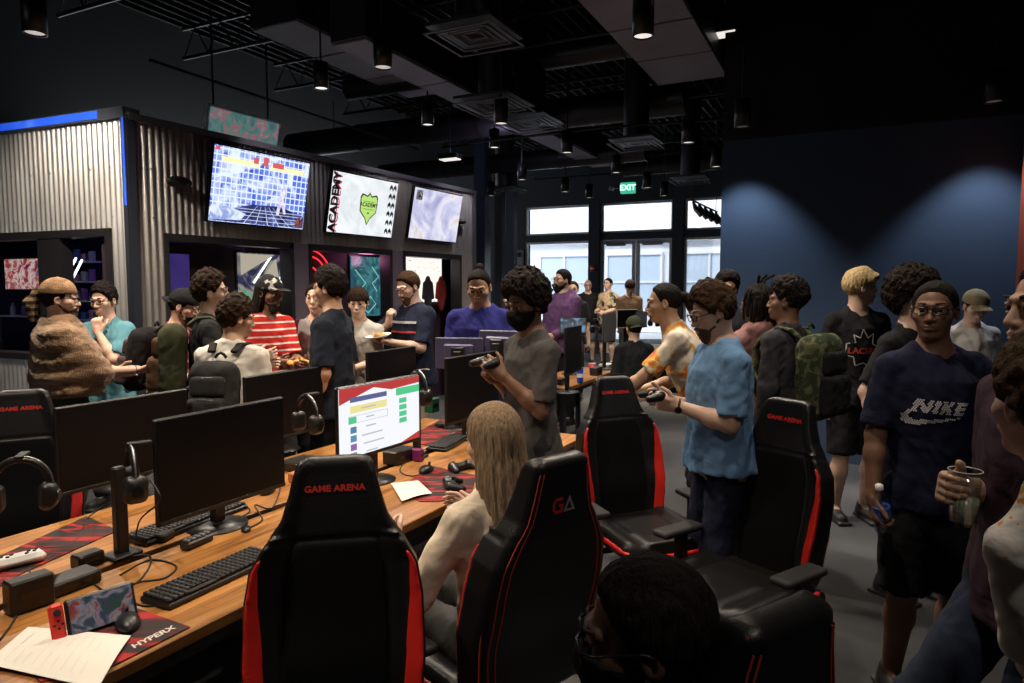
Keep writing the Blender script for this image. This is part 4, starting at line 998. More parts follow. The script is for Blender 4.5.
# above the long desk
spot((-1.55,1.7,3.5),(-1.35,2.2,.75),215,85,col=WARM,label='ceiling lamp above the near end of the long desk, above the frame')
spot((-.9,3.3,3.5),(-.9,3.4,.75),185,90,col=WARM,label='ceiling lamp above the middle of the long desk, above the frame')
spot((.7,2.6,3.6),(.9,3.0,.9),120,100,col=WARM,label='ceiling lamp above the right gaming chairs, above the frame')
spot((1.6,5.2,4.35),(1.6,5.4,.5),230,75,col=(1,.9,.8),label='ceiling lamp above the group by the blue wall')
spot((-2.4,4.1,3.5),(-2.4,4.5,1),230,95,col=WARM,label='ceiling lamp above the people at the left of the desk')
spot((.9,.1,3.7),(.9,1.3,.9),62,95,col=(1,.9,.8),label='added fill lamp above and behind the camera position')  # unseen lamp added to brighten the near figures and chair tops
spot((.1,5.0,4.35),(.1,5.3,1),170,75,col=(1,.9,.8),label='added fill lamp out of view above the man in the royal blue shirt')  # added to brighten the middle group, raised above the view
spot((2.3,3.6,3.5),(1.7,3.3,.8),70,85,col=(1,.9,.8),label='ceiling lamp above the man in the navy shirt')
# corrugated side wall wash
spot((-3.6,4.4,3.8),tuple(BC+dL*.75+UP*2.3),430,58,col=(1,.90,.76),label='ceiling lamp washing the corrugated side wall')
# front wall wash
for u,pw in((1.6,22),(3.4,30),(5.0,60)):
    c=BC+dT*u-nT*.75; spot((c[0],c[1],3.75),tuple(BC+dT*(u+.1)+UP*2.0),pw,95,col=(.95,.88,1),label=['ceiling lamp close to the left television','ceiling lamp close to the middle television','ceiling lamp close to the right television'][0 if u<2 else 1 if u<4 else 2])
# wall washers for the blue wall (their scallops meet in a dark V)
for u,lb in ((-.1,'ceiling lamp washing the left part of the blue wall'),(Lw+.05,'ceiling lamp washing the right part of the blue wall')):
    pass
for u,pw in((.25,95),(Lw-.3,80)):
    c=WL0+dW*u-nW*.42; spot((c[0],c[1],3.25),(float(c[0]),float(c[1]),0),pw,88,blend=.55,col=(.80,.88,1),sr=.04,lens=.03,label='ceiling lamp washing the left part of the blue wall' if u<1 else 'ceiling lamp washing the right part of the blue wall')
c=BC+dT*1.6+nT*.45; point('booth_glow',(c[0],c[1],2.1),5,(.45,.2,1)); c=BC+dT*3.4+nT*.3; point('booth_glow',(c[0],c[1],2.1),3,(1,.3,.6)); c=BC+dT*4.8+nT*.6; point('booth_glow',(c[0],c[1],2.0),14,(1,.9,.85))
c=BC+dL*1.2+nL*1.1; point('booth_glow',(c[0],c[1],2.3),9,(.25,.25,1))
c=BC+dT*LT*.97-nT*.5; point('wall_glow',(c[0],c[1],3.9),10,(.75,.6,1))
# daylight
w=bpy.data.worlds.new('day'); bpy.context.scene.world=w; w.use_nodes=True; bg=w.node_tree.nodes['Background']; bg.inputs[0].default_value=(.86,.93,1,1); bg.inputs[1].default_value=2.8
sun=bpy.data.lights.new('sun','SUN'); sun.energy=2.0; sun.angle=R(2); so=bpy.data.objects.new('sun',sun); so.rotation_euler=(R(50),0,R(-60)); C.objects.link(so)
pl=bpy.data.lights.new('window_portal','AREA'); pl.shape='RECTANGLE'; pl.size=6.2; pl.size_y=3.8; pl.cycles.is_portal=True
cw=PW+dB*(uw(525)+uw(745))/2+nWin*.25
po=bpy.data.objects.new('window_portal',pl); po.location=(float(cw[0]),float(cw[1]),2.0); po.rotation_euler=Vector([float(-v) for v in nWin]).to_track_quat('-Z','Z').to_euler(); C.objects.link(po)
# ------------------------------------------------------------------ camera
cam=bpy.data.cameras.new('camera'); cam.sensor_width=36; cam.lens=36*683/1024; co=bpy.data.objects.new('camera',cam); C.objects.link(co)
co.location=(0,0,CH); co.rotation_euler=(math.pi/2-PIT,0,0); bpy.context.scene.camera=co; cam.clip_start=.05
vs=bpy.context.scene.view_settings; vs.view_transform='Standard'; vs.look='None'; vs.gamma=1; vs.exposure=0; vs.use_curve_mapping=False
# ------------------------------------------------------------------ gaming chair
M_leather=mat('black_leather',(.008,.0075,.008),.38,spec=.38,bump=.12,bscale=160); M_cloth=mat('black_mesh_fabric',(.0035,.0035,.004),.9,spec=.12,bump=.3,bscale=400)
M_redtxt=mat('red_embroidery',(.50,.02,.015),.6); M_greytxt=mat('grey_embroidery',(.25,.25,.27),.5); M_stitch=mat('red_stitch',(.42,.05,.03),.7)
HWz=[-.03,.05,.25,.42,.52,.59,.66,.73,.80,.84,.86]; HWx=[.20,.232,.250,.247,.232,.195,.150,.130,.115,.105,.09]
def chair_proto():
    rt=bpy.data.objects.new('gaming_chair',None); C.objects.link(rt)
    TB_=Tr(0,-.235,.47)@Rx(9)   # backrest frame: z up along the back, leaning backwards
    def back(x,y,z):
        hw=interp(z,HWz,HWx); ax=np.abs(x)
        q=np.clip((ax-hw*.55)/(hw*.45),0,1); fwd=q*q*np.where(z<.62,.055,.028)*np.clip((.90-z)/.1,0,1)+0*x
        lumbar=.015*np.exp(-((z-.2)/.12)**2)
        yc=fwd*.6+lumbar; th=.040-.012*np.clip((z-.6)/.2,0,1)+fwd*.35
        dx=ax-hw+.025; dy=np.abs(y-yc)-th+.022; dz=np.maximum(z-.855,-.02-z)+.03
        d=np.sqrt(np.maximum(dx,0)**2+np.maximum(dy,0)**2+np.maximum(dz,0)**2)+np.minimum(np.maximum(np.maximum(dx,dy),dz),0)-.028
        return d
    F=Field([-.30,-.10,-.06],[.30,.16,.90],.0085); sl,x,y,z=F.sub([-1]*3,[1]*3)
    d=back(x,y,z)
    seam=np.abs(np.abs(x)-interp(z,HWz,HWx)*.62); d=d+np.where((z<.60)&(y>0),.006*np.exp(-(seam/.008)**2),0)
    d=d+np.where(y>0,.006*np.exp(-((z-.60)/.008)**2),0)
    F.D[sl]=d; bo=field_mesh(F,'backrest',M_leather,rt,1.0,M=TB_)
    F=Field([-.22,-.1,.0],[.22,.16,.62],.009); sl,x,y,z=F.sub([-1]*3,[1]*3)
    d=smax(back(x,y,z)-.003,np.abs(x)-interp(z,HWz,HWx)*.60,.01); d=smax(smax(d,z-.590,.01),.02-z,.01); d=smax(d,-(y-.01),.005)
    F.D[sl]=d; field_mesh(F,'backrest_insert',M_cloth,rt,1.0,M=TB_)
    for sg in(1,-1):
        F=Field([.10 if sg>0 else -.3,-.1,-.06],[.3 if sg>0 else -.10,.16,.60],.0065); sl,x,y,z=F.sub([-1]*3,[1]*3)
        hw=interp(z,HWz,HWx); wdt=.048*np.clip((.575-z)/.30,.0,1)**.6+.004
        d=smax(back(x,y,z)-.008,hw-wdt-np.abs(x),.006); d=smax(d,-(y-.018),.004); d=smax(d,np.abs(x)-(hw-.004),.004); d=smax(d,z-.56,.01); 
        F.D[sl]=d; o=field_mesh(F,'side_bolster',M_red,rt,1.0,M=TB_); o['label']='red side bolster'
    def onback(txt,size,zc,m,front,name,V=None,Fc=None,xo=0,**k):
        me=bo.data; bv=BVHTree.FromPolygons([v.co.copy() for v in me.vertices],[tuple(p.vertices) for p in me.polygons])
        if V is None: V,Fc=text_verts(txt,size,**k)
        sg=1 if front else -1; out=[]
        for v in V:
            p=app(TB_,(-sg*(v[0]+xo),sg*.5,zc+v[1])); dd=TB_[:3,:3]@np.array([0,-sg,0])
            h=bv.ray_cast(Vector(p),Vector(dd)); q=h[0] if h[0] else Vector(app(TB_,(-sg*v[0],sg*.04,zc+v[1])))
            out.append(tuple(q-Vector(dd)*.0025))
        mb=MB(); mb._add(out,Fc); o=mb.build(name,m,rt); return o
    onback('GAME ARENA',.027,.752,M_redtxt,True,'lettering',bold=.0012,space=1.05)['label']='red embroidered lettering'
    GA=[(-.045,-.012),(-.045,.014),(-.034,.026),(-.005,.026),(-.005,.016),(-.030,.016),(-.036,.010),(-.036,-.010),(-.030,-.016),(-.012,-.016),(-.012,-.004),(-.022,-.004),(-.022,.004),(-.002,.004),(-.002,-.026),(-.034,-.026)]
    Gf=[(0,1,7,8),(1,2,5,6),(1,6,7),(2,3,4,5),(8,9,15,0),(9,10,14,15),(10,11,12,13),(10,13,14)]
    onback('',0,.70,M_redtxt,False,'emblem',[(a,b) for a,b in GA],Gf)
    onback('',0,.70,M_greytxt,False,'emblem_triangle',[(.0,-.026),(.022,.028),(.050,-.026),(.012,-.018),(.022,.008),(.036,-.018)],[(0,1,4,3),(1,2,5,4),(2,0,3,5)])
    # red stitched seam lines around the back shell
    BVS=BVHTree.FromPolygons([v.co.copy() for v in bo.data.vertices],[tuple(p.vertices) for p in bo.data.polygons])
    mb=MB()
    for sg in(1,-1):
        pts=[app(TB_,(sg*(float(interp(z,HWz,HWx))*1.0-.006),-.026+.012,z)) for z in np.linspace(.05,.84,22)]; mb.tube(pts,.0030,5); 
        for fr in(.78,.88):
            pts=[]
            for z in list(np.linspace(.05,.815,26)):
                p=Vector(app(TB_,(sg*float(interp(z,HWz,HWx))*fr,-.5,z))); dd=Vector(TB_[:3,:3]@np.array([0,1,0])); h=BVS.ray_cast(p,dd)
                if h[0]: pts.append(h[0]-dd*.001)
            mb.tube(pts,.0022,5)
    mb.build('seam_stitching',M_stitch,rt)
    # seat
    F=Field([-.33,-.32,-.12],[.33,.34,.14],.009); F.rbox((0,.0,-.01),(.235,.265,.055),.045); 
    for sg in(1,-1): F.cap((sg*.215,-.2,.02),(sg*.225,.20,.02),.052,.045,.03)
    F.rbox((0,.05,.045),(.13,.20,.012),.01,.02)
    field_mesh(F,'seat',M_leather,rt,1.0,M=Tr(0,.04,.47))
    for sg in(1,-1):
        mb=MB(); pts=[(sg*(.268-.0*abs(t)),.04-.22+.42*t,.492) for t in np.linspace(0,1,8)]+[(sg*.25,.285,.482),(sg*.20,.312,.465),(sg*.05,.318,.458),(0,.318,.458)]
        F=Field([-.33,-.32,.38],[.33,.40,.60],.008)
        for a,b in zip(pts[:-1],pts[1:]): F.cap(a,b,.013,.013,.01)
        field_mesh(F,'seat_piping',M_red,rt,1.0)['label']='red seat side strip'
    mb=MB(); mb.box((0,.02,.395),(.30,.28,.04),.008); mb.build('seat_plate',M_plastic,rt)
    for sg in(1,-1):
        mb=MB(); mb.tube([(sg*.12,.0,.39),(sg*.28,.0,.39),(sg*.31,.0,.42),(sg*.31,.0,.62)],[.018,.018,.02,.018],8); mb.box((sg*.31,0,.55),(.035,.07,.16),.008); a=mb.build('arm_post',M_plastic,rt)
        F=Field([sg*.31-.07,-.17,.61],[sg*.31+.07,.17,.68],.008); F.rbox((sg*.31,.02,.645),(.048,.13,.018),.016); field_mesh(F,'armrest',M_rubber,rt,1.0)
        h=MB().lathe([(.045,-.02),(.05,0),(.045,.02)],18).build('hinge_cover',M_plastic,rt); h.location=(sg*.245,-.20,.45); h.rotation_euler=(0,R(90),0)
    MB().lathe([(.028,.10),(.028,.25),(.02,.25),(.02,.38)],16).build('gas_lift',M_plastic,rt)
    mb=MB()
    for k in range(5):
        a=R(72*k+10); mb.tube([(.03*math.cos(a),.03*math.sin(a),.115),(.18*math.cos(a),.18*math.sin(a),.10),(.33*math.cos(a),.33*math.sin(a),.075)],[.034,.028,.020],8)
    mb.build('star_base',M_plastic,rt)
    for k in range(5):
        a=R(72*k+10); c=(.33*math.cos(a),.33*math.sin(a),.03)
        mb=MB(); 
        for q in(-.016,.016): mb.tube([(c[0]-math.sin(a)*(q-.009),c[1]+math.cos(a)*(q-.009),.03),(c[0]-math.sin(a)*(q+.009),c[1]+math.cos(a)*(q+.009),.03)],.03,14)
        mb.tube([(c[0],c[1],.03),(c[0],c[1],.075)],.011,8); mb.build('caster',M_rubber,rt)
    return rt
CH0=chair_proto(); used=[False]
def chair(px,Y,yaw,label,tilt=0,zs=1.0,topy=None):
    o=CH0 if not used[0] else copy_tree(CH0); used[0]=True
    w=at(px,400,Y); w=w+np.array([-math.sin(R(yaw)),math.cos(R(yaw)),0])*.35; o.location=(float(w[0]),float(w[1]),0); o.rotation_euler=(0,0,R(yaw)); o.scale=(1,1,zs)
    tag(o,label,'chair',None); return o
if True:
    # yaw: the direction the chair faces; 180 faces the camera, 90 faces left
    chair(334,2.0,191,'black gaming chair with red side bolsters facing the camera at the centre front',zs=.93)
    chair(556,2.03,40,'black gaming chair seen from behind with the long haired person in it',zs=.93)
    chair(612,3.85,200,'black gaming chair facing the camera just left of the man in light blue',zs=.93)
    chair(790,3.05,124,'black gaming chair with red seat edge turned left, right of the man in light blue',zs=.93)
    chair(22,3.33,208,'black gaming chair with a red bolster at the far left behind the desk',zs=.93)
    chair(780,1.05,32,'black gaming chair whose stitched back shows at the bottom right of the picture',zs=.93)
# ------------------------------------------------------------------ desks
E0=atz(256,599,.75); E1=atz(445,505,.75); DA=nrm(E1-E0); DBv=np.array([-DA[1],DA[0],0])
def D(a,b,z=.75): p=E0+DA*a+DBv*b; return np.array([p[0],p[1],z])
def dpx(px,py,z=.75): return atz(px,py,z)
def woodf(nt,b,tc):
    mp=nt.nodes.new('ShaderNodeMapping'); nt.links.new(tc.outputs['Object'],mp.inputs['Vector']); mp.inputs['Scale'].default_value=(1.2,14,14)
    n=nt.nodes.new('ShaderNodeTexNoise'); n.inputs['Scale'].default_value=3; n.inputs['Detail'].default_value=6; n.inputs['Distortion'].default_value=.6; nt.links.new(mp.outputs[0],n.inputs['Vector'])
    br=nt.nodes.new('ShaderNodeTexBrick'); br.inputs['Scale'].default_value=1; br.inputs['Brick Width'].default_value=.62; br.inputs['Row Height'].default_value=.062; br.inputs['Mortar Size'].default_value=.0012; br.inputs['Color1'].default_value=(.55,.55,.55,1); br.inputs['Color2'].default_value=(1,1,1,1); br.inputs['Mortar'].default_value=(.2,.2,.2,1)
    nt.links.new(tc.outputs['Object'],br.inputs['Vector'])
    c=ramp(nt,n.outputs['Fac'],[(.3,(.24,.090,.022)),(.5,(.44,.185,.045)),(.72,(.56,.27,.075))])
    mx=nt.nodes.new('ShaderNodeMixRGB'); mx.blend_type='MULTIPLY'; mx.inputs[0].default_value=.75; nt.links.new(c,mx.inputs[1]); nt.links.new(br.outputs['Color'],mx.inputs[2]); nt.links.new(mx.outputs[0],b.inputs['Base Color'])
M_wood=mat('oiled_butcher_block',(.4,.2,.06),.38,fn=woodf)
def desk(c,ang,L,W,label,T=.04):
    rt=empty('desk',(float(c[0]),float(c[1]),0),ang,label,'desk')
    MB().box((L/2,W/2,.75-T/2),(L,W,T),.004).build('worktop',M_wood,rt)
    n=max(2,int(L/1.4)+1)
    for i in range(n):
        for y in(.06,W-.06): MB().box((.08+(L-.16)*i/(n-1),y,.355),(.06,.05,.71),.004).build('leg',M_dark,rt)
    MB().box((L/2,W-.05,.48),(L-.1,.02,.40)).build('modesty_panel',M_dark,rt)
    MB().box((L/2,.03,.69),(L-.1,.03,.04)).build('rail',M_dark,rt)
    return rt
dang=math.atan2(DA[1],DA[0])
desk(D(-1.35,0),dang,4.05,.62,'long wooden desk along the right side nearest the camera')
desk(D(-1.35,.67),dang,4.05,.62,'matching wooden desk behind the near one, beside the standing crowd')
p2=atz(575,385,.75); e2=atz(611,372,.75); d2=nrm(e2-p2)
n2=np.array([-d2[1],d2[0],0])
desk(p2-d2*.25,math.atan2(d2[1],d2[0]),1.75,.55,'wooden desk farther back by the seated person in the green cap')
q2=at(612,400,9.25); desk((q2[0],q2[1],0),math.atan2(dB[1],dB[0]),2.1,.5,'far desk crossing behind the seated person in the olive cap')
# ------------------------------------------------------------------ monitors and peripherals
M_offscr=mat('dark_screen',(.004,.004,.005),.45,spec=.2)
def monitor(p,yaw,w,zc,label,display=None,h=None,tilt=0,post=True,baseless=False,housing=None,boxed=False):
    "p: foot on the desk; yaw: direction the screen faces (180 = camera)"
    h=h or w*.575; rt=empty('monitor',(float(p[0]),float(p[1]),.75),R(yaw),label,'monitor'); z=zc-.75
    hm=housing or M_plastic
    mb=MB(); mb.box((0,0,z),(w,.022,h),.006); mb.box((0,-.022,z),(w*.62,.03,h*.6),.012); mb.build('housing',hm,rt)
    mb=MB(); mb.box((0,.0125,z),(w-.016,.002,h-.018)); mb.build('screen',display or M_offscr,rt)
    mb=MB(); mb.box((0,.0135,z-h/2+.012),(w-.01,.003,.016),.001); mb.build('chin',hm,rt)
    mb=MB(); mb.box((0,-.055,z/2+.02),(.055,.035,z),.006); mb.box((0,-.035,z),(.09,.05,.09),.006); mb.build('stand',M_plastic,rt)
    MB().lathe([(.001,0),(.12,0),(.12,.006),(.03,.014)],22,(0,-.06,0)).build('foot',M_plastic,rt)
    return rt
def monpx(xl,xr,yt,yb,Yl,yaw,label,w=.61,**k):
    "monitor whose left and right edges are seen at xl,xr; Yl = depth of the left edge"
    a=at(xl,yt,Yl); u=np.array([math.sin(R(yaw)),-math.cos(R(yaw)),0]) # direction left->right seen from front... 
    zt=a[2]; h=k.pop('h',w*.575)
    # screen faces direction f; edge direction in the picture from left to right
    f=np.array([-math.sin(R(yaw)),math.cos(R(yaw)),0]); e=np.array([f[1],-f[0],0]); 
    if e[0]<0: e=-e
    c=a+e*w/2; return monitor(c,yaw,w,zt-h/2,label,h=h,**k)
def scr(nt,b,tc): pass
# row on the near desk (screens face the near/right side)
m2=monpx(152,280,420,520,2.43,180+62,'large dark monitor in the left foreground above two keyboards',h=.40)
m3=monpx(335,412,388,458,3.10,180+60,'lit monitor showing a white tournament page behind the central chair',display=emis('page_white',None,(.93,.95,1),1.0),h=.36)
m5=monpx(445,496,358,430,4.10,180+60,'tall dark monitor left of the masked person',h=.42,w=.6)
# row on the desk behind
m1=monpx(53,186,408,492,2.95,180+63,'dark monitor at the far left with a headset hung in front of it',h=.40,w=.66)
m4=monpx(243,331,377,432,3.75,180+63,'dark monitor directly behind the lit screen, seen edge first',h=.40,w=.62)
m6=monpx(366,436,352,402,4.45,180+63,'dark monitor between the lit screen and the man in the royal blue shirt',h=.36,w=.55)
M_lil=mat('lilac_grey_back',(.085,.08,.16),.4,.2)
def backlogo(m,w,zc):
    mb=MB(); z=zc-.75
    for dz,sz in((.03,.05),(-.065,.045)): mb.box((0,-.038,z+dz),(.05,.003,.018)); mb.box((.0,-.038,z+dz-.012),(.07,.003,.006)); mb.box((-.02,-.038,z+dz+.014),(.02,.003,.012))
    mb.build('mark',M_black,m)
m7=monitor(at(459,350,4.75),-8,.34,at(459,355,4.62)[2]-.0,'left of two small lilac backed monitors in front of the royal blue shirt',h=.22,housing=M_lil)
m8=monitor(at(499,342,4.75),-22,.30,at(499,347,4.62)[2],'right of two small lilac backed monitors in front of the royal blue shirt',h=.21,housing=M_lil)
for m,hh in((m7,4),(m8,4)):
    zz=float(np.mean([v.co.z for v in [c for c in m.children if c.name.startswith('screen')][0].data.vertices])); backlogo(m,.3,zz+.75)
# content of the lit page
def local_polys(rt,name,polys,m,y=.0145):
    mb=MB()
    for poly in polys: mb._add([(x,y,z) for x,z in poly],[tuple(range(len(poly)))])
    return mb.build(name,m,rt)
ZC=float(np.mean([v.co.z for v in [c for c in m3.children if c.name.startswith('screen')][0].data.vertices]))
def PX(u,v): # u 0..1 left to right as read, v 0..1 top to bottom ; screen faces local +y so reading left is +x
    return ((.5-u)*.594, ZC+(.5-v)*.342)
def rr(u0,u1,v0,v1): return [PX(u0,v0),PX(u1,v0),PX(u1,v1),PX(u0,v1)]
E_=lambda n,c,s=.9: emis('pg_'+n,None,c,s)
local_polys(m3,'page_banner',[[PX(0,0),PX(1,0),PX(1,.10),PX(.62,.13),PX(.40,.05),PX(0,.22)],[PX(.66,1),PX(1,.86),PX(1,1)]],E_('red',(.55,.05,.05)))
local_polys(m3,'page_header',[rr(.12,.56,.14,.21)],E_('navy',(.12,.14,.32)),.0148)
local_polys(m3,'page_row',[rr(.12,.56,.26,.36)],E_('yellow',(.95,.85,.35)),.0148)
local_polys(m3,'page_row',[rr(.10,.57,.40,.405),rr(.10,.57,.50,.505),rr(.10,.105,.40,.50),rr(.565,.57,.40,.50)],E_('grey',(.35,.37,.40)),.0148)
local_polys(m3,'page_icon',[rr(.10,.19,.41,.50)],E_('green',(.10,.65,.30)),.0149)
for v,c in((.55,(.10,.25,.45)),(.67,(.12,.30,.5)),(.79,(.30,.15,.45)),(.91,(.1,.35,.45))): local_polys(m3,'page_icon',[rr(.12,.19,v,v+.09)],E_('b%d'%int(v*100),c),.0149)
local_polys(m3,'page_panel',[rr(.68,1,.13,.24)],E_('green',(.10,.65,.30)),.0149)
for v in(.29,.39,.49,.59): local_polys(m3,'page_button',[rr(.72,.82,v,v+.075)],E_('green',(.10,.65,.30)),.0149)
for a,b,v in((.25,.42,.30),(.3,.4,.44),(.3,.42,.57),(.25,.5,.69),(.27,.52,.81),(.30,.44,.93)): local_polys(m3,'page_text_bar',[rr(a,b,v,v+.02)],E_('grey2',(.55,.57,.62)),.0149)
# back desk monitors
mA=monitor(at(573,352,6.3),250,.56,1.15,'dark blue sided monitor behind the masked person beside the blue can',h=.44)
mB=monitor(at(573,330,7.6),185,.30,at(573,326,7.6)[2],'small monitor with a lit game picture by the purple hoodie',h=.19,display=emis('game_small',colmix([(.35,(.05,.05,.06)),(.5,(.12,.14,.16)),(.6,(.2,.45,.75)),(.7,(.5,.6,.7))],9,3),st=.7))
mC=monitor(at(609,330,8.1),245,.50,at(609,327,8.2)[2],'grey monitor on an arm facing sideways left of the green cap',h=.34,housing=mat('grey_shell',(.10,.10,.105),.4,.3),display=mat('grey_screen',(.16,.17,.175),.3))
mD=monitor(at(627,322,9.35),205,.34,at(626,320,9.0)[2],'pale grey monitor behind the green cap',h=.26,housing=mat('grey_shell2',(.30,.30,.29),.5))
mE=monitor(at(641,322,9.3),220,.24,at(640,322,8.6)[2],'narrow blue grey monitor right behind the green cap',h=.22,display=mat('bluegrey_screen',(.14,.18,.25),.3))
mF=monitor(at(668,318,9.3),70,.5,1.42,'dark monitor on an arm behind the tie-dyed shirt',h=.30)
def keyboard(p,yaw,label,w=.43,dpt=.135):
    rt=empty('keyboard',(float(p[0]),float(p[1]),.7505),R(yaw),label,'keyboard')
    MB().box((0,0,.010),(w,dpt,.018),.004).build('case',M_plastic,rt)
    mb=MB(); n=int(w/.0195)
    for r_ in range(6):
        for c_ in range(n):
            if r_==5 and 3<c_<9:
                if c_==4: mb.box((-w/2+.0195*6.5,-dpt/2+.012,.026),(.105,.016,.009),.003)
                continue
            mb.box((-w/2+.0195*(c_+.75),dpt/2-.014-r_*.0208+(0),.026),(.0165,.0175,.011),.003)
    mb.build('keycaps',mat('keycap',(.018,.018,.020),.45),rt); return rt
def mouse(p,yaw,label,m=None,z=.75):
    rt=empty('computer_mouse',(float(p[0]),float(p[1]),z),R(yaw),label,'mouse')
    F=Field([-.05,-.08,-.005],[.05,.08,.06],.004); F.ell((0,-.008,.008),(.032,.062,.024),.01); F.ell((0,-.02,.014),(.028,.04,.020),.01); F.D=np.maximum(F.D,-F.ax[2][None,None,:]+.0005)
    field_mesh(F,'shell',m or M_plastic,rt,1.0); MB().tube([(-.004,.03,.035),(.004,.03,.035)],.009,10).build('scroll_wheel',M_rubber,rt); return rt
def cable(pts,label,r=.0032,closed=False):
    P_=[np.array(p,float) for p in pts]; out=[]
    for i in range(len(P_)-1):
        p0=P_[max(i-1,0)];p1=P_[i];p2=P_[i+1];p3=P_[min(i+2,len(P_)-1)]
        for t in np.linspace(0,1,7)[:-1]:
            out.append(.5*((2*p1)+(-p0+p2)*t+(2*p0-5*p1+4*p2-p3)*t*t+(-p0+3*p1-3*p2+p3)*t**3))
    out.append(P_[-1]); o=MB().tube(out,r,6).build('cable',M_rubber); tag(o,label,'cable'); return o
def cab(pxs,label,r=.0032): return cable([dpx(x,y,z) for x,y,z in pxs],label,r)
def deskyaw(d): return d
KY=math.degrees(dang)  # local x along the desk
keyboard(dpx(213,580),KY+2,'black mechanical keyboard nearest the camera by the central chair')
keyboard(dpx(190,524),KY+4,'black keyboard behind the dark foreground monitor',w=.50)
keyboard(dpx(448,445),KY+10,'black keyboard in front of the tall dark monitor',w=.36)
# numeric keypad like row of keys
rt=empty('key_pad',tuple(float(v) for v in dpx(197,545,.7505)),R(KY+6),'small black strip of five pale keys below the foreground monitor','keypad')
MB().box((0,0,.015),(.125,.045,.028),.006).build('case',M_plastic,rt)
for i in range(5): MB().box((-.046+.023*i,0,.033),(.017,.03,.010),.003).build('key',mat('grey_key',(.10,.10,.11),.4),rt)
mouse(dpx(170,601),KY-70,'tiny dark mouse between the keyboard and the handheld console').scale=(.5,.5,.5)
mouse(dpx(128,626),KY-30,'black mouse on the red and black mouse mat',z=.755)
mouse(dpx(268,492),KY-60,'dark mouse behind the right edge of the foreground monitor')
mouse(dpx(246,530),KY-40,'small dark mouse right of the strip of pale keys').scale=(.6,.6,.6)
mouse(dpx(427,472),KY-80,'black mouse left of the game controllers',z=.755)
mouse(dpx(468,424),KY-60,'dark mouse at the desk edge beside the long haired person')
def matf(nt,b,tc):
    n=noise(nt,tc,2.2,4,sc=(1.5,6,1),dist=1.5); nt.links.new(ramp(nt,n,[(.42,(.016,.014,.015)),(.49,(.06,.008,.008)),(.56,(.34,.012,.012)),(.7,(.50,.03,.02))]),b.inputs['Base Color'])
M_mat=mat('red_black_cloth_mat',(.02,.02,.02),.85,fn=matf,bump=.2,bscale=500)
def quadmat(pts,label,txt=None):
    P_=[dpx(x,y,.7505) for x,y in pts]; c=sum(P_)/len(P_); rt=empty('mouse_mat',(float(c[0]),float(c[1]),.7505),0,label,'mouse mat')
    MB().prism([(float(q[0]-c[0]),float(q[1]-c[1])) for q in P_],.004).build('mat_sheet',M_mat,rt)
    return rt,c
r_,c_=quadmat([(60,633),(128,606),(190,628),(103,672),(40,683),(20,660)],'red and black mouse mat in front of the handheld console at the bottom left')
p=dpx(153,637,.755); mb=MB(); text_on(mb,'HYPERX',.034,tuple(p-np.array([c_[0],c_[1],.7505])),(math.cos(dang),math.sin(dang),0),(-math.sin(dang),math.cos(dang),0),bold=.001,shear=.25); mb.build('lettering',mat('mat_text',(.6,.55,.5),.6),r_)
quadmat([(-40,575),(86,517),(118,531),(20,575),(-20,600)],'large dark mouse mat with red streaks at the left edge of the desk')
quadmat([(398,490),(430,466),(476,476),(472,494),(440,502),(420,502)],'mouse mat with red corner right of the central chair')
quadmat([(405,440),(440,420),(478,412),(480,430),(430,447)],'dark mat under the keyboard by the tall dark monitor')
# papers
def paper(pts,label,zl=.757):
    P_=[dpx(x,y,.757) for x,y in pts]; n=10; V=[];Fc=[]
    for i in range(n+1):
        for j in range(n+1):
            u,v=i/n,j/n; p=(P_[0]*(1-u)+P_[1]*u)*(1-v)+(P_[3]*(1-u)+P_[2]*u)*v; V.append((p[0],p[1],zl+.012*math.sin(u*3.1)*math.sin(v*2.6)+.004))
    top=len(V); V+= [(a,b,c-.0012) for a,b,c in V]
    for i in range(n):
        for j in range(n):
            q=(i*(n+1)+j,(i+1)*(n+1)+j,(i+1)*(n+1)+j+1,i*(n+1)+j+1); Fc.append(q); Fc.append(tuple(top+k for k in q[::-1]))
    mb=MB(); mb._add(V,Fc,True); rt=empty('paper_sheet',(0,0,0),0,label,'paper'); mb.build('sheet',mat('paper_white',(.78,.75,.68),.7),rt); return rt,P_
rt,P_=paper([(-15,665),(28,628),(131,637),(98,690)],'large white printed sheet at the bottom left corner of the desk')
mb=MB()
for k in range(9):
    u=.12+.085*k
    for (a,b) in((.12,.45),(.52,.86)):
        q=[]
        for (uu,vv) in((a,u),(b-.05*(k%3),u),(b-.05*(k%3),u+.012),(a,u+.012)):
            p=(P_[0]*(1-uu)+P_[1]*uu)*(1-vv)+(P_[3]*(1-uu)+P_[2]*uu)*vv; q.append((p[0],p[1],.7625+.012*math.sin(uu*3.1)*math.sin(vv*2.6)))
        mb._add(q,[(0,1,2,3)])
mb.build('print_lines',mat('faint_print',(.72,.69,.625),.7),rt)
paper([(391,484),(418,481),(432,494),(402,502)],'small blank white sheet right of the central chair')
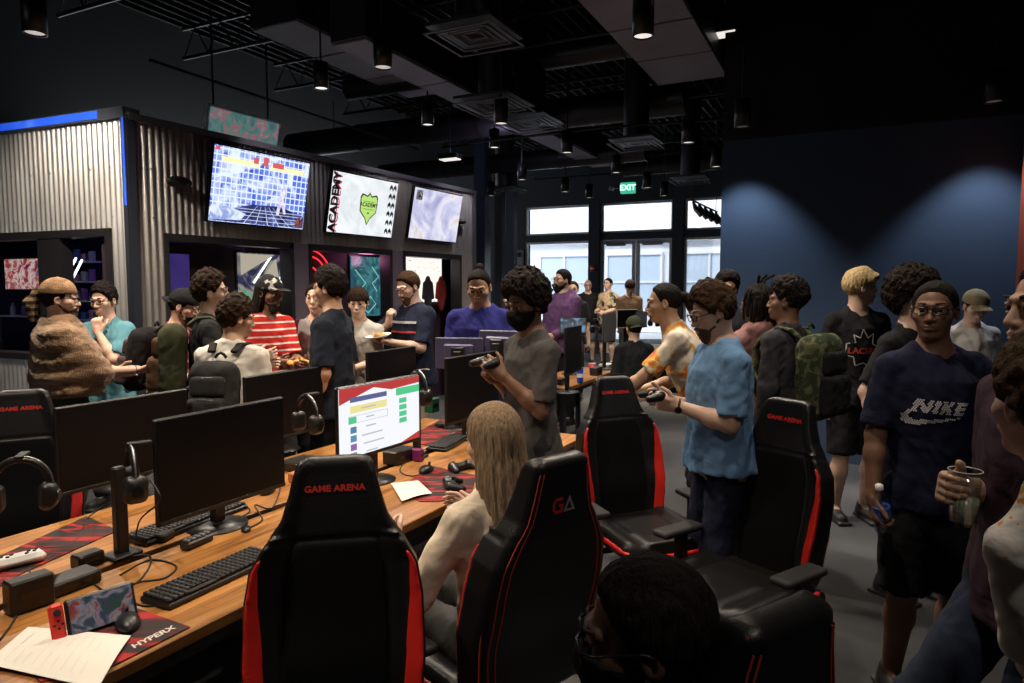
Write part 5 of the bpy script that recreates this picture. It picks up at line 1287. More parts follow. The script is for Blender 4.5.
# handheld console with red left controller
p=dpx(97,632,.75); rt=empty('handheld_console',(float(p[0]),float(p[1]),.753),R(math.degrees(dang)-12),'handheld game console with a red side controller propped on the mouse mat','game console')
rot=Matrix.Rotation(R(-18),3,'X'); 
def cb(name,c,s,m,bev=.006,par=None): o=MB().box(rot@Vector(c),s,bev,rot).build(name,m,par or rt); return o
cb('tablet',(.02,0,.055),(.18,.014,.104),M_plastic)
def colf(nt,b,tc): nt.links.new(ramp(nt,noise(nt,tc,22,4,dist=1),[(.3,(.03,.10,.03)),(.42,(.06,.07,.12)),(.52,(.35,.33,.36)),(.58,(.40,.06,.05)),(.72,(.04,.05,.12))]),b.inputs['Emission Color'])
cb('display',(.02,-.0075,.055),(.162,.002,.090),emis('switch_pic',colf,st=.38),.0)
jc=cb('side_controller',(-.090,0,.055),(.036,.018,.104),mat('neon_red',(.80,.045,.03),.45),.008)
MB().tube([rot@Vector((-.09,-.009,.082)),rot@Vector((-.09,-.017,.082))],.009,12).build('thumb_stick',M_rubber,jc)
for dx,dz in((0,.010),(0,-.010),(.010,0),(-.010,0)): MB().tube([rot@Vector((-.09+dx,-.009,.05+dz)),rot@Vector((-.09+dx,-.012,.05+dz))],.0035,8).build('button',M_rubber,jc)
# white game pad at left edge
def gamepad(p,yaw,label,m,z=.757,sc=1.0,extra=None,name='game_controller'):
    rt=empty(name,(float(p[0]),float(p[1]),z),R(yaw),label,'game controller',sc=sc)
    F=Field([-.10,-.08,-.02],[.10,.07,.05],.004); F.rbox((0,.01,.015),(.055,.028,.014),.012,.01)
    for sg in(1,-1): F.cap((sg*.055,.015,.016),(sg*.068,-.045,.006),.024,.017,.02)
    field_mesh(F,'shell',m,rt,1.0)
    for x,y in((-.045,.02),(.022,-.008)): MB().lathe([(.006,.028),(.005,.036),(.010,.038),(.009,.043)],12,(x,y,0)).build('thumb_stick',M_rubber,rt)
    for dx,dy,c in((0,.010,'y'),(0,-.010,'g'),(.010,0,'r'),(-.010,0,'b')): MB().lathe([(.004,.028),(.004,.033)],8,(.048+dx,.02+dy,0)).build('button',mat('btn_'+c,{'y':(.6,.4,.02),'g':(.02,.4,.1),'r':(.5,.02,.02),'b':(.1,.1,.4)}[c],.4) if extra else M_rubber,rt)
    return rt
# white horizontal pad
p=dpx(20,566); rt=empty('arcade_controller',(float(p[0]),float(p[1]),.757),R(KY-14),'white flat button controller on the dark mat at the left edge','game controller')
MB().box((0,0,.018),(.15,.07,.034),.014).build('shell',M_white,rt)
for x,y in((-.05,.01),(-.035,-.006),(-.02,.012),(.03,.012),(.045,.0),(.02,-.008),(.055,.02)): MB().lathe([(.0065,.03),(.006,.039)],10,(x,y,0)).build('button',M_rubber,rt)
gamepad(dpx(462,470),40,'dark game controller with coloured buttons near the long haired person',M_plastic,extra=1)
gamepad(dpx(452,488),100,'black game controller lying on the red corner of the mat',M_plastic)
# boxes / docks
def dock(px,py,s,label,m=None,yaw=0,name='dock_box',col=None):
    p=dpx(px,py); rt=empty(name,(float(p[0]),float(p[1]),.7505),R(KY+yaw),label,'box')
    MB().box((0,0,s[2]/2),s,.006).build('case',m or M_plastic,rt); MB().box((0,-s[1]/2-.001,s[2]*.5),(s[0]*.6,.002,s[2]*.25)).build('front_panel',M_glossbl,rt); return rt
dock(30,608,(.12,.06,.10),'black console dock standing behind the handheld console',yaw=-5)
dock(70,588,(.16,.09,.045),'low black box behind the handheld console')
dock(88,566,(.09,.06,.05),'small black charging block left of the monitor post')
dock(399,462,(.17,.10,.075),'black console box just right of the lit monitor')
dock(418,461,(.04,.06,.07),'small magenta cartridge box on the desk right of the lit monitor',mat('magenta_box',(.16,.01,.10),.5),yaw=4,name='cartridge_box')
dock(300,468,(.18,.12,.05),'low black box half hidden behind the central chair')
dock(432,412,(.10,.08,.11),'tall dark box with a green side behind the lit monitor',mat('dark_green_box',(.01,.10,.04),.5))
dock(410,418,(.09,.05,.035),'red box on the far desk behind the lit monitor',mat('red_box',(.35,.02,.02),.5))
dock(560,384,(.16,.10,.06),'low dark box on the back desk beside the masked person')
dock(300,481,(.10,.07,.05),'orange striped snack box behind the right edge of the foreground monitor',mat('snack_box',(.5,.16,.06),.6,var=.5,vscale=40),name='snack_box')
dock(596,375,(.14,.10,.09),'black box beside the red cup on the back desk')
dock(606,366,(.22,.12,.03),'white tray of papers on the back desk',M_white,name='paper_tray')
# cups / cans
p=dpx(580,383); rt=empty('drink_can',(float(p[0]),float(p[1]),.75),0,'tall blue drink can on the back desk','can')
MB().lathe([(.026,0),(.033,.008),(.033,.150),(.026,.162)],20).build('body',mat('blue_can',(.015,.07,.40),.3,.4),rt); MB().lathe([(.001,.160),(.026,.162),(.026,.165)],18).build('lid',M_metal,rt)
MB().lathe([(.0335,.06),(.0335,.10)],20).build('label_band',mat('can_white',(.5,.5,.6),.4),rt)
p=dpx(592,373); rt=empty('paper_cup',(float(p[0]),float(p[1]),.75),0,'red cup on the back desk right of the blue can','cup'); MB().lathe([(.030,0),(.042,.11),(.038,.11),(.028,.01)],18).build('cup_wall',mat('red_cup',(.55,.02,.02),.4),rt); MB().tube([(.041*math.cos(k*math.pi/9),.041*math.sin(k*math.pi/9),.111) for k in range(19)],.003,6,False).build('rim',M_white,rt)
# headsets on the monitors
def headset(c,yaw,label,sc=1.0):
    rt=empty('headset',tuple(float(v) for v in c),R(yaw),label,'headset',sc=sc)
    pts=[(.085*math.sin(a),0,.085*math.cos(a)*1.05) for a in np.linspace(-1.75,1.75,22)]
    F=Field([-.13,-.05,-.12],[.13,.05,.13],.005)
    for a,b in zip(pts[:-1],pts[1:]): F.cap(a,b,.010,.010,.004)
    F.D=F.D; field_mesh(F,'headband',M_leather,rt,1.0)
    mb=MB(); mb.tube([(p_[0]*1.13,0,p_[2]*1.13) for p_ in pts],.0035,6); mb.build('steel_bow',M_metal,rt)
    for sg in(1,-1):
        F=Field([sg*.085-.045,-.06,-.11],[sg*.085+.045,.06,.03],.005); M_=None
        F.rbox((sg*.078,0,-.045),(.026,.040,.050),.026,.01); F.ell((sg*.098,0,-.045),(.016,.032,.036),.01)
        e=field_mesh(F,'ear_cup',M_plastic,rt,1.0)
        MB().tube([(sg*.112,0,-.045),(sg*.116,0,-.045)],.020,18).build('ear_cap',mat('dark_metal',(.08,.08,.085),.3,.9),e)
    MB().box((0,-.03,.10),(.03,.08,.012),.003).build('hook',M_plastic,rt)
    return rt
headset(at(131,472,2.38),128,'black headset hanging in front of the far left monitor')
headset(at(21,485,2.35),200,'black headset with a steel band at the left edge of the picture')
headset(at(307,414,3.45),140,'black headset hanging left of the lit monitor')
headset(at(418,388,3.85),130,'black headset hanging right of the lit monitor')
headset(at(654,320,9.0),120,'small dark headset hanging behind the tie-dyed shirt',.9)
headset(at(596,326,8.0),120,'small dark headset hanging left of the grey sideways monitor',.9)
# cable posts (monitor arm posts) standing on the far desk
for px,py,zt,lb in((122,556,1.08,'thick black monitor post beside the hanging headset'),(417,458,1.25,'black post right of the lit monitor')):
    p=dpx(px,py); rt=empty('monitor_post',(float(p[0]),float(p[1]),.75),R(KY),lb,'monitor post'); MB().box((0,0,(zt-.75)/2),(.045,.035,zt-.75),.006).build('post',M_plastic,rt); MB().box((0,0,.008),(.11,.09,.014),.004).build('clamp',M_plastic,rt)
Z=.753
cab([(88,566,Z),(110,560,Z),(150,556,Z),(140,580,Z),(112,592,Z),(95,585,Z)],'thin black cable looping beside the monitor post')
cab([(120,575,Z),(150,560,Z),(176,566,Z),(165,578,Z),(140,582,Z),(120,590,Z)],'black cable loop left of the strip of pale keys')
cab([(172,598,Z),(150,606,Z),(132,602,Z),(128,596,Z)],'short cable from the tiny mouse to the handheld console')
cab([(30,560,Z),(28,590,Z),(14,620,Z),(0,640,Z)],'thin dark cable running down the left edge of the desk')
cab([(85,520,Z),(80,536,Z),(60,548,Z),(30,545,Z)],'thin cable lying across the dark mouse mat')
cab([(85,520,Z),(105,505,.80),(122,498,.90),(140,480,1.0)],'cable rising to the headset on the far left monitor')
cab([(268,492,Z),(280,486,Z),(272,508,Z),(255,505,Z),(262,520,Z),(244,530,Z)],'black cable loop under the right edge of the foreground monitor')
cab([(430,470,Z),(412,476,Z),(400,470,Z),(410,455,Z)],'mouse cable right of the lit monitor')
cab([(135,545,.76),(140,520,.85),(160,500,1.0),(150,480,1.05)],'headset cable hanging to the desk beside the post')
cab([(418,452,.78),(440,440,.77),(455,432,.765)],'pale cable across the desk behind the keyboard').data.materials[0]=mat('pale_cable',(.45,.42,.38),.5)
cab([(200,520,Z),(215,505,Z),(232,500,Z),(250,510,Z),(236,520,Z)],'cable coil behind the strip of pale keys')
for k,(x,y,lb) in enumerate(((60,585,'small black adapter left of the low box'),(165,540,'black plug block left of the strip of pale keys'),(310,462,'small black hub beside the lit monitor'),(440,428,'small dark gadget left of the keyboard by the tall monitor'))):
    p=dpx(x,y); rt=empty('power_adapter',(float(p[0]),float(p[1]),.7505),R(KY+20*k),lb,'adapter'); MB().box((0,0,.016),(.07,.04,.03),.006).build('case',M_plastic,rt); MB().tube([(.035,0,.015),(.06,0,.012),(.085,.01,.006)],.004,6).build('cord',M_rubber,rt)
# ------------------------------------------------------------------ fabrics
def fabric(name,col,rough=.9,fn=None,wr=.5,var=.12):
    def f(nt,b,tc):
        if fn: fn(nt,b,tc)
        n1=noise(nt,tc,7,3,dist=.8); n2=noise(nt,tc,420,2)
        bp=nt.nodes.new('ShaderNodeBump'); bp.inputs['Strength'].default_value=wr; bp.inputs['Distance'].default_value=.03; nt.links.new(n1,bp.inputs['Height'])
        b2=nt.nodes.new('ShaderNodeBump'); b2.inputs['Strength'].default_value=.15; b2.inputs['Distance'].default_value=.002; nt.links.new(n2,b2.inputs['Height']); nt.links.new(bp.outputs[0],b2.inputs['Normal']); nt.links.new(b2.outputs[0],b.inputs['Normal'])
    return mat('cloth_'+name,col,rough,var=0 if fn else var,vscale=5,spec=.2,fn=f)
def wave(nt,tc,axis,scale,lo,hi,c0,c1,b=None):
    g=nt.nodes.new('ShaderNodeSeparateXYZ'); nt.links.new(tc.outputs['Object'],g.inputs[0])
    m=nt.nodes.new('ShaderNodeMath'); m.operation='MULTIPLY'; m.inputs[1].default_value=scale; nt.links.new(g.outputs[axis],m.inputs[0])
    f=nt.nodes.new('ShaderNodeMath'); f.operation='FRACT'; nt.links.new(m.outputs[0],f.inputs[0])
    return ramp(nt,f.outputs[0],[(0,c0),(lo,c1),(hi,c0)],'CONSTANT')
def stripes(nt,b,tc): nt.links.new(wave(nt,tc,2,19,.62,.86,(.55,.03,.025),(.75,.68,.62)),b.inputs['Base Color'])
def plaid(nt,b,tc):
    a=wave(nt,tc,2,14,.5,.8,(.5,.04,.04),(.5,.5,.48)); c=wave(nt,tc,0,14,.5,.8,(.6,.1,.1),(.03,.02,.03))
    x=nt.nodes.new('ShaderNodeMixRGB'); x.inputs[0].default_value=.5; nt.links.new(a,x.inputs[1]); nt.links.new(c,x.inputs[2]); nt.links.new(x.outputs[0],b.inputs['Base Color'])
def tiedye(nt,b,tc):
    n=noise(nt,tc,5.5,3,dist=.9); g=noise(nt,tc,30,4)
    m=nt.nodes.new('ShaderNodeMath'); m.operation='MULTIPLY_ADD'; m.inputs[1].default_value=.30; nt.links.new(g,m.inputs[0]); nt.links.new(n,m.inputs[2])
    nt.links.new(ramp(nt,m.outputs[0],[(.30,(.40,.30,.14)),(.38,(.58,.50,.40)),(.63,(.64,.57,.47)),(.67,(.68,.46,.12)),(.72,(.70,.26,.06)),(.80,(.60,.12,.06))]),b.inputs['Base Color'])
def camo(nt,b,tc): nt.links.new(ramp(nt,noise(nt,tc,14,2,dist=1),[(.4,(.03,.04,.02)),(.5,(.08,.09,.045)),(.6,(.14,.13,.07))],'CONSTANT'),b.inputs['Base Color'])
def furf(nt,b,tc): nt.links.new(ramp(nt,noise(nt,tc,9,6,sc=(1,1,3.2),dist=1.5),[(.3,(.13,.065,.03)),(.5,(.27,.15,.075)),(.7,(.42,.27,.15))]),b.inputs['Base Color'])
def confetti(nt,b,tc):
    n=noise(nt,tc,26,2); nt.links.new(ramp(nt,n,[(0,(.66,.62,.56)),(.62,(.66,.62,.56)),(.64,(.65,.25,.05)),(.68,(.5,.4,.05)),(.72,(.08,.08,.1))],'CONSTANT'),b.inputs['Base Color'])
def raglan(nt,b,tc):
    g=nt.nodes.new('ShaderNodeSeparateXYZ'); nt.links.new(tc.outputs['Object'],g.inputs[0]); a=nt.nodes.new('ShaderNodeMath'); a.operation='ABSOLUTE'; nt.links.new(g.outputs[0],a.inputs[0])
    nt.links.new(ramp(nt,a.outputs[0],[(0,(.38,.36,.35)),(.135,(.13,.02,.03))],'CONSTANT'),b.inputs['Base Color'])
def orangetee(nt,b,tc):
    nt.links.new(ramp(nt,noise(nt,tc,6,3,dist=1),[(.4,(.02,.02,.022)),(.52,(.5,.4,.25)),(.62,(.5,.3,.15))]),b.inputs['Base Color'])
FB=fabric('black',(.012,.012,.014)); FBn=fabric('black_navy',(.012,.016,.026)); FW=fabric('white',(.68,.64,.58)); JEAN=fabric('jeans',(.022,.030,.055)); KHAKI=fabric('khaki',(.30,.25,.18)); OLV=fabric('olive',(.075,.075,.045)); DARKP=fabric('dark_trousers',(.018,.018,.022))
GF=mat('glasses_frame',(.008,.008,.008),.25); GM=mat('glasses_metal',(.3,.3,.32),.3,.9)
BLK=(.012,.009,.008); DBR=(.022,.012,.007); BRN=(.040,.022,.012); BLD=(.46,.34,.17)
def torso_tree(X,name,label,cat,group=None):
    o=empty(name,tuple(X['base']),X['yaw'],label,cat,group); return o
def backpack(X,m,label,w=.16,h=.24,dpt=.085,z=1.20,m2=None,pocket=True,back=.0,side=0):
    rt=torso_tree(X,'backpack',label,'backpack'); MT=X['MT']; s=X['s']; M=MT@Tr(side,-.13*X['gy']-dpt-back,z)
    F=Field([-.3,-.25,-.36],[.3,.2,.36],.009); F.rbox((0,0,0),(w,dpt,h),.075,.02); F.cap((-w*.5,-.01,h*.80),(w*.5,-.01,h*.80),.055,.055,.03)
    F.displace(lambda x,y,z:.005*sm_noise(x,y,z,38,4),.03); field_mesh(F,'bag_body',m,rt,s,M=M)
    if pocket:
        F=Field([-.3,-.3,-.36],[.3,.2,.36],.009); F.rbox((0,-dpt-.01,-h*.38),(w*.78,.045,h*.48),.035,.02); F.displace(lambda x,y,z:.004*sm_noise(x,y,z,50,2),.03); field_mesh(F,'front_pocket',m2 or m,rt,s,M=M)
        F=Field([-.3,-.3,-.36],[.3,.2,.36],.009); F.rbox((0,-dpt-.005,h*.38),(w*.70,.028,h*.26),.025,.02); field_mesh(F,'upper_pocket',m2 or m,rt,s,M=M)
        mb=MB(); 
        for zz,yy in((-h*.38+h*.42,-dpt-.050),(h*.60,-dpt-.026)):
            mb.tube([xf(M,np.array([[x,yy+.02*abs(x/w)**2*2,zz-.05*abs(x/w)**3]]))[0]*s for x in np.linspace(-w*.7,w*.7,9)],.0035*s,5)
        mb.build('zip',mat('zip_grey',(.10,.10,.10),.4,.6),rt)
    for sg in(1,-1):
        pts=[(sg*.07,-.13,1.43),(sg*.085,-.08,1.475),(sg*.10,-.01,1.485),(sg*.112,.075,1.44),(sg*.122,.125,1.36),(sg*.145,.115,1.22),(sg*.175,.03,1.10),(sg*.15,-.12,1.04)]
        pts=[app(MT,(p[0]*X['gx'],p[1]*X['gy'],p[2])) for p in pts]; lo=np.min(pts,0)-.05; hi=np.max(pts,0)+.05
        F=Field(lo,hi,.008)
        for a,b in zip(pts[:-1],pts[1:]):
            for o_ in(-.014,0,.014): q=np.array([o_,0,0]); F.cap(a+q,b+q,.011,.011,.008)
        field_mesh(F,'shoulder_strap',m,rt,s)
    a=[app(M,(x,.06,h+.03+.035*math.cos(x*40))) for x in(-.035,-.02,0,.02,.035)]; MB().tube([p*s for p in a],.009*s,6).build('carry_handle',m,rt)
    return rt
def world(X,p): # person frame (unit) -> world
    c,s_=math.cos(X['yaw']),math.sin(X['yaw']); q=np.array(p,float)*X['s']; return X['base']+np.array([c*q[0]-s_*q[1],s_*q[0]+c*q[1],q[2]])
def hand_pt(X,n,fwd=.085,out=.03,th=0):
    W,d,nn,t,cu,_=X['hands'][n]; return world(X,W+d*fwd+nn*out+t*th)
# ------------------------------------------------------------------ the cast, left to right
P1=person('person in a brown fur shawl and striped tail fur hat, back to the camera',59,281,4.5,-50,PALE,2,hair=('short',DBR,.008,.003),shirt=fabric('olive_shirt',(.07,.07,.05)),pants=OLV,Rh=(.16,.40,1.16),Lh=(-.05,.33,1.14),Rpole=(.25,-.3,-1),hp=2,Rhand=dict(palm=(-.3,0,1),curl=25),hy=-12)
beard(P1,(.05,.028,.016),.004); glasses(P1,GF)
cap(P1,mat('fur_hat',(.16,.10,.05),.95,fn=furf,bump=.8,bscale=120),brim=False,name='fur_hat',up=.008)
def bandf(nt,b,tc):
    nt.links.new(wave(nt,tc,2,22,.5,.99,(.30,.20,.10),(.04,.025,.015)),b.inputs['Base Color'])
F=Field([-.1,-.25,-.2],[.1,0,.12],.006); F.cap((-.03,-.12,.06),(-.045,-.165,-.02),.030,.038,.01); F.cap((-.045,-.165,-.02),(-.04,-.15,-.13),.040,.026,.02); F.displace(lambda x,y,z:.004*sm_noise(x,y,z,120,3),.02)
field_mesh(F,'hat_tail',mat('striped_tail',(.2,.1,.05),.95,fn=bandf,bump=.8,bscale=150),P1['root'],P1['s'],M=P1['Mh'])
MT=P1['MT']; F=Field([-.5,-.45,.85],[.5,.45,1.65],.011)
add_column(F,MT,[.95,1.05,1.15,1.3,1.42,1.48,1.53,1.56],[.27,.285,.29,.275,.225,.15,.105,.088],[.20,.21,.22,.20,.16,.13,.10,.085],[.03]*4+[.0]*4,.03,z0=1.02,z1=1.545)
for sg,S,El,W in P1['SH'].values(): F.cap(S,El+(El-S)*.05,.095,.105,.06)
F.cap((0,-.02,1.50),(0,.0,1.7),.062,.07,.02,mode='s')
F.displace(lambda x,y,z:.0045*np.sin(z*62+3*np.sin(x*6+y*4)+2*np.sin(x*13))+.004*sm_noise(x,y,z,90,3)+.003*sm_noise(x,y,z,190,5),.04)
field_mesh(F,'fur_shawl',mat('brown_fur',(.2,.12,.06),.95,fn=furf,bump=1.0,bscale=140,sheen=.3),P1['root'],P1['s'])
P2=person('person in a teal t-shirt and glasses touching the chin',103,284,5.25,176,PALE,2,hair=('tousled',BLK,.012,.005),shirt=fabric('teal',(.10,.26,.32)),pants=JEAN,Lh=(-.03,.15,1.40),Lhand=dict(dir=(.1,-.05,1),palm=(.3,-1,0),curl=55),Lpole=(-.5,.4,-1),Rh=(-.10,.22,1.13),Rhand=dict(palm=(0,-1,.2),curl=30),hp=10)
glasses(P2,GF)
P3=person('person in a backwards black cap and red plaid shirt',183,290,5.0,-84,PALE,2,hair=('short',BLK,.010,.004),shirt=fabric('plaid',(.4,.05,.05),fn=plaid),pants=DARKP,hp=18,lean=10,Rh=(.1,.3,1.1),Lh=(-.1,.3,1.1)); beard(P3,BLK,.003); cap(P3,fabric('cap_black',(.010,.010,.011)),back=True)
backpack(P3,fabric('bag_black',(.018,.018,.020)),'black backpack with pale cords worn by the person in the backwards cap',w=.17,h=.23,m2=fabric('bag_dark_plaid',(.10,.07,.07)))
P4=person('tall person with spiky brown hair in a black t-shirt and olive backpack',211,272,4.55,-66,PALE,2,hair=('tousled',DBR,.018,.007),shirt=FB,pants=KHAKI,Rh=(.22,.30,1.22),Lh=(-.12,.33,1.15),lean=4,Rpole=(.6,-.5,-1),hy=-5)
backpack(P4,fabric('bag_olive',(.055,.060,.032)),'olive backpack with a brown strap worn by the tall person in black',w=.15,h=.22,m2=fabric('bag_brown',(.10,.055,.03)),back=.0)
P5=person('person with curly dark hair in a white t-shirt and black backpack, back to the camera',236,297,4.0,-2,TAN,2,hair=('tousled',DBR,.020,.007),shirt=FW,pants=DARKP,lean=9,hp=10,Rh=(.12,.33,1.12),Lh=(-.12,.33,1.12),hy=-48); 
backpack(P5,fabric('bag_charcoal',(.020,.020,.021)),'black backpack worn over the white t-shirt',w=.142,h=.225,z=1.13)
P6=person('person in a red striped polo shirt and black and white cap holding an orange controller',269,277,5.2,-128,BROWN,2,hair=('long',BLK,.006,.004),shirt=fabric('stripes',(.5,.05,.04),fn=stripes),pants=DARKP,Rh=(.12,.30,1.14),Lh=(-.06,.34,1.13),Rhand=dict(palm=(-1,0,.3),curl=45),Lhand=dict(palm=(1,0,.3),curl=45),hp=12,hy=15); beard(P6,BLK,.004); cap(P6,fabric('cap_bw',(.03,.03,.03),fn=lambda nt,b,tc: nt.links.new(ramp(nt,noise(nt,tc,16,2),[(.56,(.015,.015,.017)),(.62,(.5,.48,.45))]),b.inputs['Base Color'])),flat=True)
P7=person('person in a grey and maroon baseball shirt mostly hidden behind the dark haired young man',316,283,5.5,176,PALE,1,hair=('short',DBR,.014,.004),shirt=fabric('raglan',(.3,.3,.3),fn=raglan),pants=DARKP)
P8=person('dark haired young man in a plain black t-shirt facing left',329,268,4.55,80,TAN,2,hair=('tousled',BLK,.018,.005),shirt=FBn,pants=DARKP,Rh=None,Lh=(-.20,.06,.90),hp=4)
P9=person('person in a pale t-shirt holding a yellow and red controller',358,288,5.7,168,PALE,2,hair=('bowl',DBR,.016,.004),shirt=fabric('pale_grey',(.42,.40,.36)),pants=DARKP,Rh=(.08,.30,1.13),Lh=(-.10,.32,1.12),Rhand=dict(palm=(-1,0,.3),curl=45),Lhand=dict(palm=(1,0,.3),curl=45),hy=15,hp=8)
P10=person('bearded man in a navy polo shirt with red and white stripes eating from a plate',408,271,5.9,140,PALE,2,hair=('short',BRN,.012,.004),shirt=fabric('navy_polo',(.012,.016,.035)),pants=KHAKI,hp=25,Rh=(.04,.22,1.33),Rhand=dict(dir=(-.3,.1,1),palm=(-.2,-1,0),curl=50),Rpole=(1,0,-.6),Lh=(-.12,.33,1.20),Lhand=dict(palm=(0,.2,1),curl=25,dir=(.5,.8,.1)),g=1.1); beard(P10,(.10,.05,.025),.004)
V_,F_=text_verts('I',.01) 
def bars_on(X,rects,m,**k):
    V=[];Fc=[]
    for x0,x1,z0,z1 in rects:
        n=10
        for i in range(n):
            a,b=x0+(x1-x0)*i/n,x0+(x1-x0)*(i+1)/n; q=len(V); V+= [(a,z0),(b,z0),(b,z1),(a,z1)]; Fc.append((q,q+1,q+2,q+3))
    return print_on(X,[(v[0],v[1]-0) for v in V],Fc,0,m,**k)
bars_on(P10,[(-.15,.15,1.335,1.355)],mat('stripe_white',(.5,.5,.5),.8)); bars_on(P10,[(-.15,.15,1.26,1.275)],mat('stripe_red',(.5,.04,.04),.8))
P11=person('man with a hair bun in a royal blue t-shirt leaning over the small monitors',479,270,5.05,172,OLIVE,2,hair=('bun',BLK,.005,.002),shirt=fabric('royal_blue',(.032,.034,.21)),pants=DARKP,lean=8,hp=24,Rh=(.14,.32,1.06),Lh=(-.12,.34,1.08),g=1.15,fat=1.08)
V_,F_=text_verts('Phelg',.07,shear=.3); print_on(P11,V_,F_,1.26,mat('faint_blue_print',(.16,.16,.5),.8))
P12=person('dark haired person in dark clothes half hidden behind the masked person',513,280,6.6,128,TAN,1,hair=('tousled',BLK,.018,.005),shirt=FB,pants=DARKP)
P13=person('person with an afro, black face mask and charcoal t-shirt',526,271,3.42,118,BROWN,2,hair=('afro',BLK,.038,.009),shirt=fabric('charcoal',(.060,.056,.054)),pants=DARKP,hp=16,Lh=(-.12,.22,1.30),Lpole=(-.3,-.3,-1),Lhand=dict(palm=(1,0,.2),curl=60,dir=(.3,.6,.6)),Rh=(.02,.19,1.27),Rhand=dict(palm=(-1,0,.2),curl=60),g=.98,hy=12)
def face_mask(P13):
    F=Field([-.12,-.06,-.16],[.12,.16,.05],.0045); sl,x,y,z=F.sub([-.2]*3,[.2]*3)
    d=head_sdf(x,y,z,1.0)-.007; d=smin(d,E(x,y,z,(0,.088,-.035),(.040,.030,.045)),.03); d=smax(d,z-interp(y,[-.02,.03,.07,.12],[-.025,-.018,-.004,.008]),.004); d=smax(d,-(y-.0),.006); d=smax(d,-(z+.115),.01)
    F.D[sl]=np.minimum(F.D[sl],d); field_mesh(F,'face_mask',fabric('mask_black',(.008,.008,.010)),P13['root'],P13['s'],M=P13['Mh'])
    mb=MB()
    for sg in(1,-1): head_tube(P13,mb,[(sg*.062,.03,-.025),(sg*.078,.0,-.01),(sg*.088,-.015,.0)],.002)
    mb.build('mask_loop',GF,P13['root'])
face_mask(P13)
P14=person('large bearded man with glasses in a purple hoodie',562,269,8.6,135,PALE,2,hair=('short',BLK,.012,.003),shirt=fabric('purple',(.15,.075,.19)),hood=True,sleeve='long',pants=DARKP,g=1.3,hy=-15,Rh=(.1,.25,1.05),Lh=(-.1,.27,1.03)); beard(P14,BLK,.016); glasses(P14,GF)
P15=person('bald man with glasses in a black t-shirt and shorts by the windows',588,280,15.6,176,PALE,0,hair=None,shirt=FB,pants=fabric('grey_shorts',(.07,.08,.10)),shorts=True,g=1.1); glasses(P15,GF,r=.003)
P15b=person('person mostly hidden behind the purple hoodie',573,281,10.5,170,PALE,0,hair=('short',BRN,.012,.003),shirt=DARKP,pants=DARKP)
P16=person('person in a black and orange printed t-shirt and shorts standing before the glass doors',608,278,15.2,140,PALE,0,hair=('short',BLK,.010,.003),shirt=fabric('orange_tee',(.3,.2,.1),fn=orangetee),pants=fabric('black_shorts',(.03,.03,.035)),shorts=True,Rh=(.1,.28,1.1),Lh=(-.1,.3,1.08))
P17=person('person in a brown jacket looking down in front of the glass doors',630,280,12.6,178,PALE,0,hair=('bowl',DBR,.014,.003),shirt=fabric('brown_jacket',(.15,.095,.055)),sleeve='long',pants=fabric('camo_trousers',(.06,.06,.05),fn=camo),hp=28,Rh=(.1,.27,1.12),Lh=(-.1,.27,1.1))
P18=person('seated person in an olive cap and black hoodie, back to the camera',634,317,7.9,12,PALE,1,hair=('short',DBR,.008,.003),sit=True,shirt=fabric('hoodie_black',(.014,.014,.015)),sleeve='long',pants=DARKP,hood=False); cap(P18,fabric('cap_olive',(.045,.055,.028)),back=True)
P20=person('dark haired person with a ponytail in a tie-dyed t-shirt leaning left on a chair',664,287,4.35,78,OLIVE,2,hair=('pony',BLK,.007,.0025),shirt=fabric('tiedye',(.5,.45,.35),fn=tiedye),pants=DARKP,lean=27,hp=8,Lh=(-.18,.60,.98),Lpole=(-.5,-.6,-.5),Rh=(.1,.42,1.02),Lhand=dict(palm=(0,0,-1),curl=12),g=1.05,h=1.80)
P21=person('bearded man with glasses in a light blue t-shirt looking down at a controller',713,284,3.25,94,PALE,2,hair=('tousled',BRN,.020,.006),shirt=fabric('light_blue',(.14,.27,.46)),pants=fabric('navy_trousers',(.012,.016,.035)),hp=20,Lh=(-.08,.24,1.19),Rh=(.06,.26,1.20),Lhand=dict(palm=(1,.0,.5),curl=62,dir=(.3,1,.15)),Rhand=dict(palm=(-1,.0,.5),curl=62,dir=(-.3,1,.15)),shirt_hem=.87,g=1.14,Lpole=(-.6,-.7,-.8),lean=2); beard(P21,(.07,.04,.025),.004); glasses(P21,GF)
P22=person('dark haired person whose curly hair top shows behind the man in light blue',728,272,5.9,170,BROWN,1,hair=('afro',BLK,.022,.005),shirt=DARKP,pants=DARKP)
P23=person('person with dreadlocks in a dusty pink hoodie, back to the camera',757,283,4.35,28,DARKB,2,hair=('short',BLK,.016,.006),shirt=fabric('dusty_pink',(.26,.13,.13)),hood=True,sleeve='long',pants=DARKP,hy=10)
mb=MB()
for k in range(46):
    a=rng.uniform(-2.7,2.7); zz=rng.uniform(.02,.11); rr_=.082; st=np.array([math.sin(a)*rr_*.95,-.015-math.cos(a)*rr_*1.1,zz]); L=rng.uniform(.10,.20)
    if st[1]>.03: continue
    pts=[st*[.9,.9,1],st+[st[0]*.25,(st[1]+.015)*.25,-.03],st+[st[0]*.35,(st[1]+.015)*.3,-L*.6],st+[st[0]*.30,(st[1]+.015)*.25,-L]]
    head_tube(P23,mb,pts,.0085,7)
for a in(-.4,0,.4): head_tube(P23,mb,[(a*.05,-.02,.12),(a*.1+.01,-.03,.165),(a*.2+.03,-.05,.19)],.009,7)
mb.build('dreadlocks',mat('dreads',(.008,.006,.005),.85,spec=.12,bump=.6,bscale=140),P23['root'])
